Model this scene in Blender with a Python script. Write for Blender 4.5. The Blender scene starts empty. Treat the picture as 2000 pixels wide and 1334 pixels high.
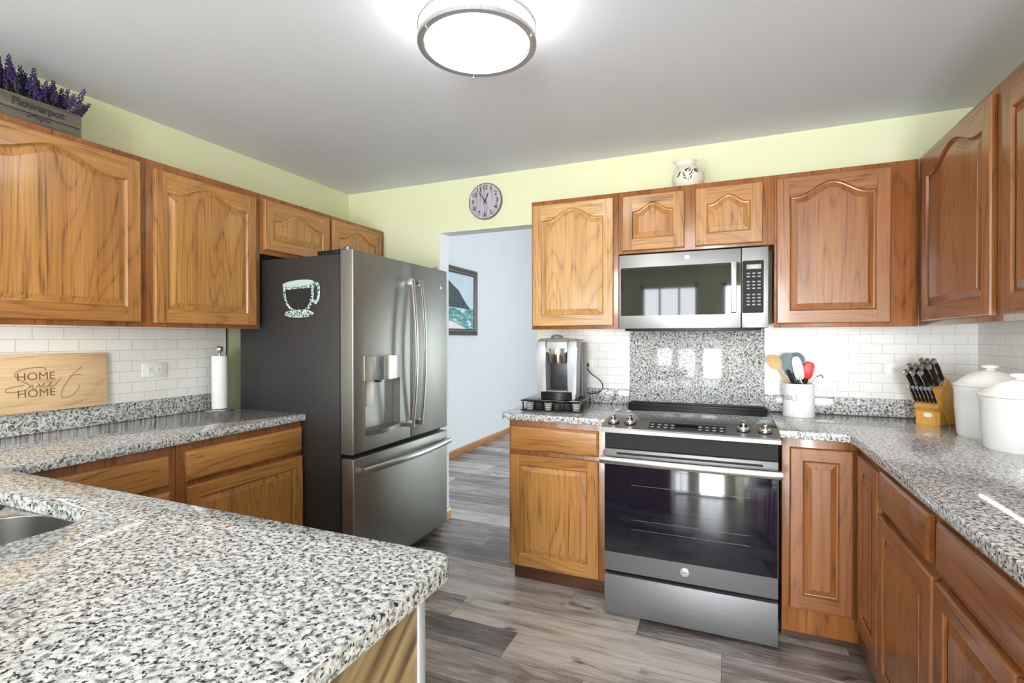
import bpy, bmesh, math, random
from math import sin, cos, pi, radians
from mathutils import Matrix, Vector, Euler

random.seed(7)
SC = bpy.context.scene
COL = SC.collection

# ------------------------------------------------------------------ camera
YAW, PITCH, ROLL, FPX, EYE = 0.402, -0.0061, -0.0009, 988.8, 1.3442
cam_d = bpy.data.cameras.new('camera')
cam_d.sensor_width = 36.0
cam_d.lens = FPX / 2000 * 36.0
cam_d.clip_start = 0.02
cam = bpy.data.objects.new('camera', cam_d)
COL.objects.link(cam)
_f = Vector((-sin(YAW), cos(YAW), 0)); _r = Vector((cos(YAW), sin(YAW), 0)); _u = Vector((0, 0, 1))
f1 = _f * cos(PITCH) + _u * sin(PITCH); u1 = -_f * sin(PITCH) + _u * cos(PITCH)
r2 = _r * cos(ROLL) + u1 * sin(ROLL); u2 = -_r * sin(ROLL) + u1 * cos(ROLL)
m = Matrix.Identity(4)
for i in range(3):
    m[i][0], m[i][1], m[i][2] = r2[i], u2[i], -f1[i]
m[2][3] = EYE
cam.matrix_world = m
SC.camera = cam

# ------------------------------------------------------------------ light and exposure
SC.view_settings.view_transform = 'Standard'
SC.view_settings.look = 'None'
SC.view_settings.exposure = 0.17
SC.view_settings.gamma = 1.0
SC.view_settings.use_curve_mapping = False
SC.cycles.max_bounces = 10
SC.cycles.diffuse_bounces = 6
SC.cycles.glossy_bounces = 5
SC.cycles.transparent_max_bounces = 12
SC.cycles.use_denoising = True
SC.cycles.sample_clamp_indirect = 6.0

world = bpy.data.worlds.new('sky'); SC.world = world; world.use_nodes = True
bg = world.node_tree.nodes['Background']
bg.inputs[0].default_value = (0.75, 0.87, 1.0, 1); bg.inputs[1].default_value = 1.5

LAMP_E = 11.5        # diffuser emission of the ceiling lamp
BAR_E = 21.0         # under-cabinet light bars
def area(name, loc, rot, sx, sy, power, col=(1, 1, 1)):
    d = bpy.data.lights.new(name, 'AREA'); d.shape = 'RECTANGLE'; d.size = sx; d.size_y = sy
    d.energy = power; d.color = col
    o = bpy.data.objects.new(name, d); COL.objects.link(o); o.location = loc; o.rotation_euler = rot
    return o
# daylight just outside the windows behind the camera and the glazed door at the end of the hall
DAY = (0.93, 0.97, 1.0)
area('daylight_window', (-2.05, -2.98, 1.5), (-pi/2, 0, pi), 0.9, 1.5, 60, DAY)
area('daylight_window', (-0.86, -2.98, 1.15), (-pi/2, 0, pi), 0.9, 2.1, 75, DAY)
area('daylight_window', (0.38, -2.98, 1.15), (-pi/2, 0, pi), 0.9, 2.1, 310, DAY)
area('daylight_hall', (1.75, 8.70, 1.15), (pi/2, 0, pi), 1.1, 2.0, 150, (0.88, 1.0, 0.92))
area('daylight_hall', (2.68, 5.2, 1.5), (pi/2, 0, pi/2), 1.6, 1.4, 115, (0.92, 0.95, 1.0))

# ------------------------------------------------------------------ materials
def newmat(name):
    mt = bpy.data.materials.new(name); mt.use_nodes = True
    nt = mt.node_tree; b = nt.nodes['Principled BSDF']
    return mt, nt, b
def N(nt, t, **kw):
    n = nt.nodes.new(t)
    for k, v in kw.items():
        if k.startswith('i_'):
            n.inputs[int(k[2:])].default_value = v
        else:
            setattr(n, k, v)
    return n
def L(nt, a, ao, b, bi):
    nt.links.new(a.outputs[ao], b.inputs[bi])
def ramp(nt, stops, interp='LINEAR'):
    n = nt.nodes.new('ShaderNodeValToRGB'); n.color_ramp.interpolation = interp
    e = n.color_ramp.elements
    while len(e) < len(stops): e.new(0.5)
    for i, (p, c) in enumerate(stops):
        e[i].position = p; e[i].color = (*c, 1) if len(c) == 3 else c
    return n
def srgb(r, g, b):
    def f(c):
        c /= 255.0
        return c/12.92 if c <= 0.04045 else ((c+0.055)/1.055)**2.4
    return (f(r), f(g), f(b))
def plain(name, col, rough=0.5, metal=0.0, spec=0.5, coat=0.0, emit=None, estr=0.0, noise=0.0, nscale=40):
    mt, nt, b = newmat(name)
    b.inputs['Base Color'].default_value = (*col, 1)
    b.inputs['Roughness'].default_value = rough
    b.inputs['Metallic'].default_value = metal
    b.inputs['Specular IOR Level'].default_value = spec
    b.inputs['Coat Weight'].default_value = coat
    b.inputs['Coat Roughness'].default_value = 0.08
    if emit:
        b.inputs['Emission Color'].default_value = (*emit, 1); b.inputs['Emission Strength'].default_value = estr
    if noise:
        tc = N(nt, 'ShaderNodeTexCoord'); ns = N(nt, 'ShaderNodeTexNoise'); ns.inputs['Scale'].default_value = nscale
        L(nt, tc, 'Object', ns, 'Vector')
        rp = ramp(nt, [(0.3, tuple(c*(1-noise) for c in col)), (0.7, tuple(min(1, c*(1+noise)) for c in col))])
        L(nt, ns, 'Fac', rp, 'Fac'); L(nt, rp, 'Color', b, 'Base Color')
    return mt
def brushed(name, col, rough=0.3, axis='z', metal=1.0, amp=0.12):
    mt, nt, b = newmat(name)
    tc = N(nt, 'ShaderNodeTexCoord'); mp = N(nt, 'ShaderNodeMapping')
    s = [260.0, 260.0, 260.0]; s['xyz'.index(axis)] = 2.0
    mp.inputs['Scale'].default_value = s
    ns = N(nt, 'ShaderNodeTexNoise'); ns.inputs['Scale'].default_value = 1.0; ns.inputs['Detail'].default_value = 2
    L(nt, tc, 'Object', mp, 'Vector'); L(nt, mp, 'Vector', ns, 'Vector')
    rp = ramp(nt, [(0.3, tuple(c*(1-amp) for c in col)), (0.7, tuple(min(1, c*(1+amp)) for c in col))])
    L(nt, ns, 'Fac', rp, 'Fac'); L(nt, rp, 'Color', b, 'Base Color')
    b.inputs['Metallic'].default_value = metal; b.inputs['Roughness'].default_value = rough
    return mt
def oak(name, axis, light, mid, dark, cath=True, rough=0.34):
    mt, nt, b = newmat(name)
    tc = N(nt, 'ShaderNodeTexCoord'); oi = N(nt, 'ShaderNodeObjectInfo')
    sc = N(nt, 'ShaderNodeVectorMath', operation='SCALE'); sc.inputs[3].default_value = 7.3
    cmb = N(nt, 'ShaderNodeCombineXYZ')
    L(nt, oi, 'Random', cmb, 0); L(nt, oi, 'Random', cmb, 1); L(nt, oi, 'Random', cmb, 2)
    L(nt, cmb, 0, sc, 0)
    ad = N(nt, 'ShaderNodeVectorMath', operation='ADD')
    L(nt, tc, 'Object', ad, 0); L(nt, sc, 0, ad, 1)
    def mapped(across, along):
        mp = N(nt, 'ShaderNodeMapping'); s = [across]*3; s['xyz'.index(axis)] = along
        mp.inputs['Scale'].default_value = s; L(nt, ad, 0, mp, 'Vector'); return mp
    # broad growth figure
    wv = N(nt, 'ShaderNodeTexNoise'); wv.inputs['Scale'].default_value = 1.0; wv.inputs['Detail'].default_value = 1.0
    m1 = mapped(5.5, 0.75); L(nt, m1, 0, wv, 'Vector')
    mul = N(nt, 'ShaderNodeMath', operation='MULTIPLY'); mul.inputs[1].default_value = 15.0 if cath else 9.0
    L(nt, wv, 'Fac', mul, 0)
    fr = N(nt, 'ShaderNodeMath', operation='FRACT'); L(nt, mul, 0, fr, 0)
    rings = ramp(nt, [(0.0, (1, 1, 1)), (0.10, (0.25, 0.25, 0.25)), (0.45, (0.0, 0.0, 0.0)), (0.82, (0.25, 0.25, 0.25)), (0.97, (0.9, 0.9, 0.9)), (1.0, (1, 1, 1))])
    L(nt, fr, 0, rings, 'Fac')
    # fine straight grain
    fg = N(nt, 'ShaderNodeTexNoise'); fg.inputs['Scale'].default_value = 1.0; fg.inputs['Detail'].default_value = 3.0; fg.inputs['Roughness'].default_value = 0.65
    m2 = mapped(150, 3.0); L(nt, m2, 0, fg, 'Vector')
    # slow tone drift
    sl = N(nt, 'ShaderNodeTexNoise'); sl.inputs['Scale'].default_value = 1.0; sl.inputs['Detail'].default_value = 2.0
    m3 = mapped(9, 0.7); L(nt, m3, 0, sl, 'Vector')
    c1 = ramp(nt, [(0.32, mid), (0.68, light)]); L(nt, sl, 'Fac', c1, 'Fac')
    f2 = ramp(nt, [(0.35, (1, 1, 1)), (0.56, (0, 0, 0))]); L(nt, fg, 'Fac', f2, 'Fac')
    mulr = N(nt, 'ShaderNodeMath', operation='MULTIPLY'); mulr.inputs[1].default_value = 0.80
    add2 = N(nt, 'ShaderNodeMath', operation='MULTIPLY_ADD'); add2.inputs[1].default_value = 0.85; add2.inputs[2].default_value = 0.25
    L(nt, f2, 'Color', add2, 0)
    mm = N(nt, 'ShaderNodeMath', operation='MULTIPLY'); L(nt, rings, 'Color', mm, 0); L(nt, add2, 0, mm, 1); L(nt, mm, 0, mulr, 0)
    mxa = N(nt, 'ShaderNodeMix', data_type='RGBA'); L(nt, mulr, 0, mxa, 'Factor')
    L(nt, c1, 'Color', mxa, 6); mxa.inputs[7].default_value = (*dark, 1)
    mf = N(nt, 'ShaderNodeMath', operation='MULTIPLY'); mf.inputs[1].default_value = 0.30; L(nt, f2, 'Color', mf, 0)
    mxb = N(nt, 'ShaderNodeMix', data_type='RGBA'); L(nt, mf, 0, mxb, 'Factor')
    L(nt, mxa, 2, mxb, 6); mxb.inputs[7].default_value = (*dark, 1)
    L(nt, mxb, 2, b, 'Base Color')
    b.inputs['Roughness'].default_value = rough
    b.inputs['Coat Weight'].default_value = 0.35; b.inputs['Coat Roughness'].default_value = 0.12
    bp = N(nt, 'ShaderNodeBump'); bp.inputs['Strength'].default_value = 0.06; bp.inputs['Distance'].default_value = 0.002
    L(nt, fg, 'Fac', bp, 'Height'); L(nt, bp, 0, b, 'Normal')
    return mt
def granite(name):
    mt, nt, b = newmat(name)
    tc = N(nt, 'ShaderNodeTexCoord')
    n1 = N(nt, 'ShaderNodeTexNoise'); n1.inputs['Scale'].default_value = 135; n1.inputs['Detail'].default_value = 2.5; n1.inputs['Roughness'].default_value = 0.62
    n2 = N(nt, 'ShaderNodeTexNoise'); n2.inputs['Scale'].default_value = 88; n2.inputs['Detail'].default_value = 3.0; n2.inputs['Roughness'].default_value = 0.6
    n3 = N(nt, 'ShaderNodeTexVoronoi'); n3.inputs['Scale'].default_value = 130
    for n in (n1, n2, n3): L(nt, tc, 'Object', n, 'Vector')
    base = ramp(nt, [(0.36, (0.17, 0.172, 0.178)), (0.44, (0.41, 0.412, 0.42)), (0.52, (0.67, 0.67, 0.675)), (0.70, (0.79, 0.79, 0.795))])
    L(nt, n2, 'Fac', base, 'Fac')
    vr = ramp(nt, [(0.0, (0.72, 0.72, 0.72)), (1.0, (1.12, 1.12, 1.12))]); L(nt, n3, 'Color', vr, 'Fac')
    mx = N(nt, 'ShaderNodeMix', data_type='RGBA', blend_type='MULTIPLY'); mx.inputs[0].default_value = 1.0
    L(nt, base, 'Color', mx, 6); L(nt, vr, 'Color', mx, 7)
    sp = ramp(nt, [(0.385, (1, 1, 1)), (0.435, (0, 0, 0))]); L(nt, n1, 'Fac', sp, 'Fac')
    mx2 = N(nt, 'ShaderNodeMix', data_type='RGBA'); L(nt, sp, 'Color', mx2, 'Factor')
    L(nt, mx, 2, mx2, 6); mx2.inputs[7].default_value = (0.022, 0.022, 0.025, 1)
    L(nt, mx2, 2, b, 'Base Color')
    b.inputs['Roughness'].default_value = 0.065; b.inputs['Specular IOR Level'].default_value = 0.6
    return mt
def tiles(name, u_axis, w, h, u0, z0, col, grout):
    mt, nt, b = newmat(name)
    tc = N(nt, 'ShaderNodeTexCoord'); sp = N(nt, 'ShaderNodeSeparateXYZ'); cb = N(nt, 'ShaderNodeCombineXYZ')
    L(nt, tc, 'Object', sp, 0)
    a1 = N(nt, 'ShaderNodeMath', operation='ADD'); a1.inputs[1].default_value = -u0 + 20*w
    a2 = N(nt, 'ShaderNodeMath', operation='ADD'); a2.inputs[1].default_value = -z0 + 20*h
    L(nt, sp, u_axis, a1, 0); L(nt, sp, 2, a2, 0); L(nt, a1, 0, cb, 0); L(nt, a2, 0, cb, 1)
    br = N(nt, 'ShaderNodeTexBrick'); br.inputs['Scale'].default_value = 1.0
    br.inputs['Brick Width'].default_value = w; br.inputs['Row Height'].default_value = h
    br.inputs['Mortar Size'].default_value = 0.0011; br.inputs['Mortar Smooth'].default_value = 0.15
    br.inputs['Color1'].default_value = (*col, 1); br.inputs['Color2'].default_value = (*tuple(c*0.965 for c in col), 1)
    br.inputs['Mortar'].default_value = (*grout, 1)
    L(nt, cb, 0, br, 'Vector'); L(nt, br, 'Color', b, 'Base Color')
    b.inputs['Roughness'].default_value = 0.22
    bp = N(nt, 'ShaderNodeBump', invert=True); bp.inputs['Strength'].default_value = 0.5; bp.inputs['Distance'].default_value = 0.001
    L(nt, br, 'Fac', bp, 'Height'); L(nt, bp, 0, b, 'Normal')
    return mt
PW, PL, PY0 = 0.195, 1.22, 1.9350
def planks(name):
    mt, nt, b = newmat(name)
    tc = N(nt, 'ShaderNodeTexCoord'); sp = N(nt, 'ShaderNodeSeparateXYZ'); L(nt, tc, 'Object', sp, 0)
    def M(op, a, bb=None, c=None):
        n = N(nt, 'ShaderNodeMath', operation=op)
        for i, v in enumerate((a, bb, c)):
            if v is None: continue
            if isinstance(v, (int, float)): n.inputs[i].default_value = v
            else: nt.links.new(v, n.inputs[i])
        return n.outputs[0]
    X, Y = sp.outputs[0], sp.outputs[1]
    v = M('DIVIDE', M('SUBTRACT', Y, PY0), PW)
    row = M('FLOOR', v); fv = M('SUBTRACT', v, row)
    off = M('FRACT', M('MULTIPLY_ADD', row, 0.7049, 0.2787 + 20))    # row 0 -> joint at -0.88, row 1 -> -1.24
    u = M('SUBTRACT', M('DIVIDE', X, PL), off)
    colm = M('FLOOR', u); fu = M('SUBTRACT', u, colm)
    hsh = M('FRACT', M('MULTIPLY', M('SINE', M('ADD', M('MULTIPLY', row, 12.9), M('MULTIPLY_ADD', colm, 7.23, 43.433))), 158.5))
    # joints
    eu = M('MULTIPLY', M('MINIMUM', fu, M('SUBTRACT', 1.0, fu)), PL); ev = M('MULTIPLY', M('MINIMUM', fv, M('SUBTRACT', 1.0, fv)), PW)
    edge = M('LESS_THAN', M('MINIMUM', eu, ev), 0.0011)
    cv = N(nt, 'ShaderNodeCombineXYZ'); nt.links.new(X, cv.inputs[0]); nt.links.new(Y, cv.inputs[1])
    nt.links.new(M('MULTIPLY', hsh, 31.0), cv.inputs[2])
    def noise(sx, sy, det, rough, dist=0.0):
        mp = N(nt, 'ShaderNodeMapping'); mp.inputs['Scale'].default_value = (sx, sy, 1); L(nt, cv, 0, mp, 'Vector')
        n = N(nt, 'ShaderNodeTexNoise'); n.inputs['Scale'].default_value = 1; n.inputs['Detail'].default_value = det
        n.inputs['Roughness'].default_value = rough; n.inputs['Distortion'].default_value = dist; L(nt, mp, 0, n, 'Vector'); return n.outputs['Fac']
    big = noise(1.8, 11, 5, 0.65, 0.8); fine = noise(7, 95, 4, 0.7); knot = noise(3.5, 8, 2, 0.5, 1.5)
    tone = M('ADD', M('MULTIPLY', hsh, 0.42), M('ADD', M('MULTIPLY', big, 1.0), M('MULTIPLY', fine, 0.62)))
    tone = M('SUBTRACT', tone, 0.53)
    rp = ramp(nt, [(0.10, srgb(62, 56, 56)), (0.32, srgb(112, 102, 99)), (0.50, srgb(160, 148, 142)), (0.70, srgb(200, 191, 184)), (0.95, srgb(222, 215, 209))])
    nt.links.new(tone, rp.inputs['Fac'])
    kr = ramp(nt, [(0.25, (0.8, 0.8, 0.8)), (0.36, (0, 0, 0))]); nt.links.new(knot, kr.inputs['Fac'])
    mk = N(nt, 'ShaderNodeMix', data_type='RGBA'); L(nt, kr, 'Color', mk, 'Factor'); L(nt, rp, 'Color', mk, 6)
    mk.inputs[7].default_value = (*srgb(58, 48, 46), 1)
    me = N(nt, 'ShaderNodeMix', data_type='RGBA'); nt.links.new(M('MULTIPLY', edge, 0.7), me.inputs['Factor']); L(nt, mk, 2, me, 6)
    me.inputs[7].default_value = (*srgb(40, 34, 33), 1)
    L(nt, me, 2, b, 'Base Color')
    b.inputs['Roughness'].default_value = 0.24; b.inputs['Specular IOR Level'].default_value = 0.5
    bp = N(nt, 'ShaderNodeBump'); bp.inputs['Strength'].default_value = 0.12; bp.inputs['Distance'].default_value = 0.001
    nt.links.new(fine, bp.inputs['Height']); L(nt, bp, 0, b, 'Normal')
    return mt
def glassy(name, tint=(1, 1, 1), mix=0.10, rough=0.02):
    mt = bpy.data.materials.new(name); mt.use_nodes = True; nt = mt.node_tree; nt.nodes.clear()
    o = N(nt, 'ShaderNodeOutputMaterial'); t = N(nt, 'ShaderNodeBsdfTransparent'); g = N(nt, 'ShaderNodeBsdfGlossy'); x = N(nt, 'ShaderNodeMixShader')
    t.inputs[0].default_value = (*tint, 1); g.inputs['Roughness'].default_value = rough; x.inputs[0].default_value = mix
    L(nt, t, 0, x, 1); L(nt, g, 0, x, 2); L(nt, x, 0, o, 0); return mt

M_ = {}
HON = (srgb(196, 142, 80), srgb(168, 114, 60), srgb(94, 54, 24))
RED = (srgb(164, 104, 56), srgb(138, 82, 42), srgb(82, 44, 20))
LIT_OAK = (srgb(210, 164, 106), srgb(190, 142, 86), srgb(122, 80, 44))  # brighter light on the back-left upper cabinet put into a paler oak
for tone, (a, b_, c) in dict(honey=HON, red=RED, pale=LIT_OAK).items():
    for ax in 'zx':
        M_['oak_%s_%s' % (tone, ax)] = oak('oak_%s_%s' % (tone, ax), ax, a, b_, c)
M_['kick'] = oak('stained_shaded_kick_board', 'x', srgb(96, 62, 40), srgb(78, 48, 30), srgb(44, 26, 16), cath=False)  # dark stain, with the shade of the toe recess put into the colour
M_['oak_y'] = oak('oak_trim_y', 'y', *HON, cath=False)
M_['gran'] = granite('speckled_granite')
M_['wall'] = plain('yellow_green_paint', srgb(226, 227, 193), 0.75, spec=0.2, noise=0.012, nscale=3)
M_['lav'] = plain('pale_lavender_paint', srgb(224, 226, 229), 0.75, spec=0.2, noise=0.01, nscale=3)
M_['ceil'] = plain('ceiling_paint', srgb(226, 230, 240), 0.85, spec=0.15, noise=0.01, nscale=2)
M_['floor'] = planks('grey_brown_plank')
M_['tileL'] = tiles('white_subway_tile_side', 1, 0.113, 0.0535, 1.192, 1.395, (0.86, 0.85, 0.84), (0.50, 0.49, 0.49))
M_['tileB'] = tiles('white_subway_tile', 0, 0.0995, 0.0505, 0.294, 1.364, (0.86, 0.85, 0.83), (0.56, 0.55, 0.54))
M_['white'] = plain('white_plastic', (0.82, 0.82, 0.80), 0.35)
M_['black'] = plain('black_plastic', (0.010, 0.010, 0.011), 0.36, spec=0.3)
M_['dark'] = plain('dark_shadow_gap', (0.01, 0.009, 0.008), 0.7)
M_['chrome'] = plain('chrome', (0.78, 0.77, 0.76), 0.14, 1.0)
M_['nickel'] = brushed('brushed_nickel', (0.62, 0.61, 0.60), 0.28)
M_['slate'] = brushed('slate_steel', (0.265, 0.26, 0.25), 0.42, 'z', 0.9, 0.06)
M_['slatex'] = brushed('slate_steel_crosswise', (0.25, 0.25, 0.26), 0.52, 'x', 0.75, 0.06)
M_['steelx'] = brushed('stainless_crosswise', (0.38, 0.38, 0.38), 0.42, 'x', 0.95, 0.06)
M_['sink'] = brushed('sink_steel', (0.52, 0.52, 0.51), 0.26, 'y', 1.0, 0.08)
M_['case'] = plain('charcoal_case', (0.028, 0.027, 0.029), 0.42, noise=0.05, nscale=300)
M_['bglass'] = plain('black_glass', (0.008, 0.008, 0.010), 0.035, spec=0.75)
M_['oglass'] = plain('oven_door_glass', (0.008, 0.008, 0.016), 0.07, spec=0.8)
M_['ceramic'] = plain('white_ceramic', (0.87, 0.87, 0.865), 0.14, coat=0.4)
M_['lampd'] = plain('lamp_diffuser', (0.9, 0.9, 0.9), 0.4, emit=(1.0, 0.985, 0.96), estr=LAMP_E)
M_['bar'] = plain('light_bar_diffuser', (0.9, 0.9, 0.9), 0.4, emit=(1.0, 0.97, 0.93), estr=BAR_E)
M_['glass'] = glassy('window_glass')

# ------------------------------------------------------------------ mesh helpers
def ident(): return Matrix.Identity(4)
WM = {}          # world matrices of the things
def tag(o, label=None, cat=None, group=None, kind=None):
    if label: o['label'] = label
    if cat: o['category'] = cat
    if group: o['group'] = group
    if kind: o['kind'] = kind
    return o
def thing(name, label, cat, loc=(0, 0, 0), rz=0.0, group=None):
    o = bpy.data.objects.new(name, None); COL.objects.link(o)
    o.empty_display_size = 0.05
    o.location = loc; o.rotation_euler = (0, 0, rz)
    WM[o.name] = Matrix.Translation(loc) @ Matrix.Rotation(rz, 4, 'Z')
    return tag(o, label, cat, group)
def obj(name, bm, mats, parent=None, world=False, smooth=True, ang=35, label=None):
    if not isinstance(mats, (list, tuple)): mats = [mats]
    if world and parent is not None:
        p = parent
        while p.parent: p = p.parent
        bm.transform(WM[p.name].inverted())
    bmesh.ops.recalc_face_normals(bm, faces=bm.faces)
    me = bpy.data.meshes.new(name); bm.to_mesh(me); bm.free()
    for mt in mats: me.materials.append(mt)
    if smooth and len(me.polygons):
        me.polygons.foreach_set('use_smooth', [True]*len(me.polygons))
        me.set_sharp_from_angle(angle=radians(ang))
    o = bpy.data.objects.new(name, me); COL.objects.link(o)
    if parent is not None: o.parent = parent
    if label: o['label'] = label
    return o
def top(name, bm, mats, label, cat, group=None, **kw):
    return tag(obj(name, bm, mats, **kw), label, cat, group)
def struct(name, bm, mats, **kw):
    o = obj(name, bm, mats, **kw); o['kind'] = 'structure'; return o
def BM(): return bmesh.new()
def box(bm, x0, x1, y0, y1, z0, z1, bev=0.0, mi=0, seg=2, mat=None):
    if x0 > x1: x0, x1 = x1, x0
    if y0 > y1: y0, y1 = y1, y0
    if z0 > z1: z0, z1 = z1, z0
    vs = [bm.verts.new((x, y, z)) for x in (x0, x1) for y in (y0, y1) for z in (z0, z1)]
    fs = [bm.faces.new([vs[i] for i in q]) for q in ((0, 1, 3, 2), (4, 6, 7, 5), (0, 4, 5, 1), (2, 3, 7, 6), (0, 2, 6, 4), (1, 5, 7, 3))]
    for f in fs: f.material_index = mi
    if mat is not None: bmesh.ops.transform(bm, matrix=mat, verts=vs)
    if bev > 0:
        es = list({e for f in fs for e in f.edges})
        bmesh.ops.bevel(bm, geom=es, offset=bev, segments=seg, profile=0.5, affect='EDGES', clamp_overlap=True, material=mi)
    return vs
def lathe(bm, prof, cx=0, cy=0, n=32, mat=None, mi=0, cap=True):
    rings = []; new = []
    for r, z in prof:
        if r < 1e-6:
            v = bm.verts.new((cx, cy, z)); new.append(v); rings.append([v])
        else:
            rr = [bm.verts.new((cx + r*cos(2*pi*k/n), cy + r*sin(2*pi*k/n), z)) for k in range(n)]
            new += rr; rings.append(rr)
    for a, b in zip(rings, rings[1:]):
        for k in range(n):
            k2 = (k+1) % n
            if len(a) == 1 and len(b) == 1: break
            if len(a) == 1: q = [a[0], b[k], b[k2]]
            elif len(b) == 1: q = [a[k], b[0], a[k2]]
            else: q = [a[k], b[k], b[k2], a[k2]]
            bm.faces.new(q).material_index = mi
    if cap:
        for rr in (rings[0], rings[-1]):
            if len(rr) > 1: bm.faces.new(rr).material_index = mi
    if mat is not None: bmesh.ops.transform(bm, matrix=mat, verts=new)
    return new
def sweep(bm, pts, section, up=Vector((0, 0, 1)), mi=0, closed=False, scales=None):
    """sweep a 2-D section (list of (a,b)) along a polyline"""
    pts = [Vector(p) for p in pts]; n = len(pts); rings = []
    for i, p in enumerate(pts):
        if closed: t = pts[(i+1) % n] - pts[i-1]
        else: t = pts[min(i+1, n-1)] - pts[max(i-1, 0)]
        t.normalize()
        s = t.cross(up)
        if s.length < 1e-4: s = t.cross(Vector((0, 1, 0)))
        s.normalize(); w = s.cross(t).normalized()
        k = scales[i] if scales else 1.0
        rings.append([bm.verts.new(p + s*(a*k) + w*(b*k)) for a, b in section])
    m_ = len(section)
    rng = range(n) if closed else range(n-1)
    for i in rng:
        a, b = rings[i], rings[(i+1) % n]
        for k in range(m_):
            bm.faces.new([a[k], a[(k+1) % m_], b[(k+1) % m_], b[k]]).material_index = mi
    if not closed:
        bm.faces.new(rings[0]).material_index = mi; bm.faces.new(rings[-1]).material_index = mi
    return [v for r in rings for v in r]
def circ(r, n=8, ry=None):
    ry = r if ry is None else ry
    return [(r*cos(2*pi*k/n), ry*sin(2*pi*k/n)) for k in range(n)]
def tube(bm, pts, r, n=8, mi=0, **kw): return sweep(bm, pts, circ(r, n), mi=mi, **kw)
def spline(pts, k=8, closed=False):
    pts = [Vector(p) for p in pts]; out = []; n = len(pts)
    idx = range(n) if closed else range(n-1)
    for i in idx:
        p1, p2 = pts[i], pts[(i+1) % n]
        p0 = pts[i-1] if (i > 0 or closed) else p1*2 - p2
        p3 = pts[(i+2) % n] if (i+2 < n or closed) else p2*2 - p1
        for j in range(k):
            t = j/k
            out.append(0.5*((2*p1) + (p2-p0)*t + (2*p0-5*p1+4*p2-p3)*t*t + (3*p1-p0-3*p2+p3)*t**3))
    if not closed: out.append(pts[-1])
    return out
def prism(bm, poly, h0, h1, frame=None, mi=0, bev=0.0):
    """polygon in (a,b), extruded along c from h0 to h1; frame maps (a,b,c)->xyz"""
    fr = frame or (lambda a, b, c: (a, b, c))
    lo = [bm.verts.new(fr(a, b, h0)) for a, b in poly]; hi = [bm.verts.new(fr(a, b, h1)) for a, b in poly]
    fs = [bm.faces.new(lo), bm.faces.new(hi)]
    n = len(poly)
    for k in range(n):
        fs.append(bm.faces.new([lo[k], lo[(k+1) % n], hi[(k+1) % n], hi[k]]))
    for f in fs: f.material_index = mi
    if bev:
        es = list({e for f in fs[:2] for e in f.edges})
        bmesh.ops.bevel(bm, geom=es, offset=bev, segments=2, profile=0.5, affect='EDGES', material=mi)
    return lo + hi
def rrect(x0, x1, y0, y1, r, n=6):
    rs = r if isinstance(r, (list, tuple)) else [r]*4      # (x1,y1) (x0,y1) (x0,y0) (x1,y0)
    out = []
    for (cx, cy, a0), rr in zip(((x1, y1, 0), (x0, y1, 90), (x0, y0, 180), (x1, y0, 270)), rs):
        sx = -1 if cx == x1 else 1; sy = -1 if cy == y1 else 1
        for k in range(n+1):
            a = radians(a0 + 90*k/n)
            out.append((cx + sx*rr + rr*cos(a), cy + sy*rr + rr*sin(a)))
    return out
def holed(outer, holes, z0, z1, bev=0.003):
    """flat slab with holes -> bmesh (through a filled 2-D curve)"""
    cu = bpy.data.curves.new('tmp', 'CURVE'); cu.dimensions = '2D'; cu.fill_mode = 'BOTH'
    for pl in [outer] + holes:
        s = cu.splines.new('POLY'); s.points.add(len(pl)-1); s.use_cyclic_u = True
        for p, (x, y) in zip(s.points, pl): p.co = (x, y, 0, 1)
    cu.extrude = (z1-z0)/2 - bev; cu.bevel_depth = bev; cu.bevel_resolution = 1; cu.offset = -bev
    o = bpy.data.objects.new('tmp', cu); COL.objects.link(o)
    dg = bpy.context.evaluated_depsgraph_get(); dg.update()
    me = bpy.data.meshes.new_from_object(o.evaluated_get(dg))
    bm = BM(); bm.from_mesh(me); bmesh.ops.translate(bm, verts=bm.verts, vec=(0, 0, (z0+z1)/2))
    bmesh.ops.remove_doubles(bm, verts=bm.verts, dist=1e-5)
    bpy.data.objects.remove(o); bpy.data.meshes.remove(me)
    return bm
def text_bm(body, size, depth=0.0006, shear=0.0, align='CENTER', offset=0.0, space=1.0):
    cu = bpy.data.curves.new('tmp', 'FONT'); cu.body = body; cu.size = size; cu.align_x = align; cu.align_y = 'CENTER'
    cu.extrude = depth; cu.shear = shear; cu.offset = offset; cu.space_character = space; cu.resolution_u = 3
    o = bpy.data.objects.new('tmp', cu); COL.objects.link(o)
    dg = bpy.context.evaluated_depsgraph_get(); dg.update()
    me = bpy.data.meshes.new_from_object(o.evaluated_get(dg))
    bm = BM(); bm.from_mesh(me); bpy.data.objects.remove(o); bpy.data.meshes.remove(me)
    return bm
def frame_on(origin, xdir, zdir):
    """matrix taking text plane (x right, y up, z out) onto a wall: xdir = right, zdir = outward"""
    x = Vector(xdir).normalized(); z = Vector(zdir).normalized(); y = z.cross(x)
    mm = Matrix.Identity(4)
    for i in range(3): mm[i][0], mm[i][1], mm[i][2], mm[i][3] = x[i], y[i], z[i], origin[i]
    return mm

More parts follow.
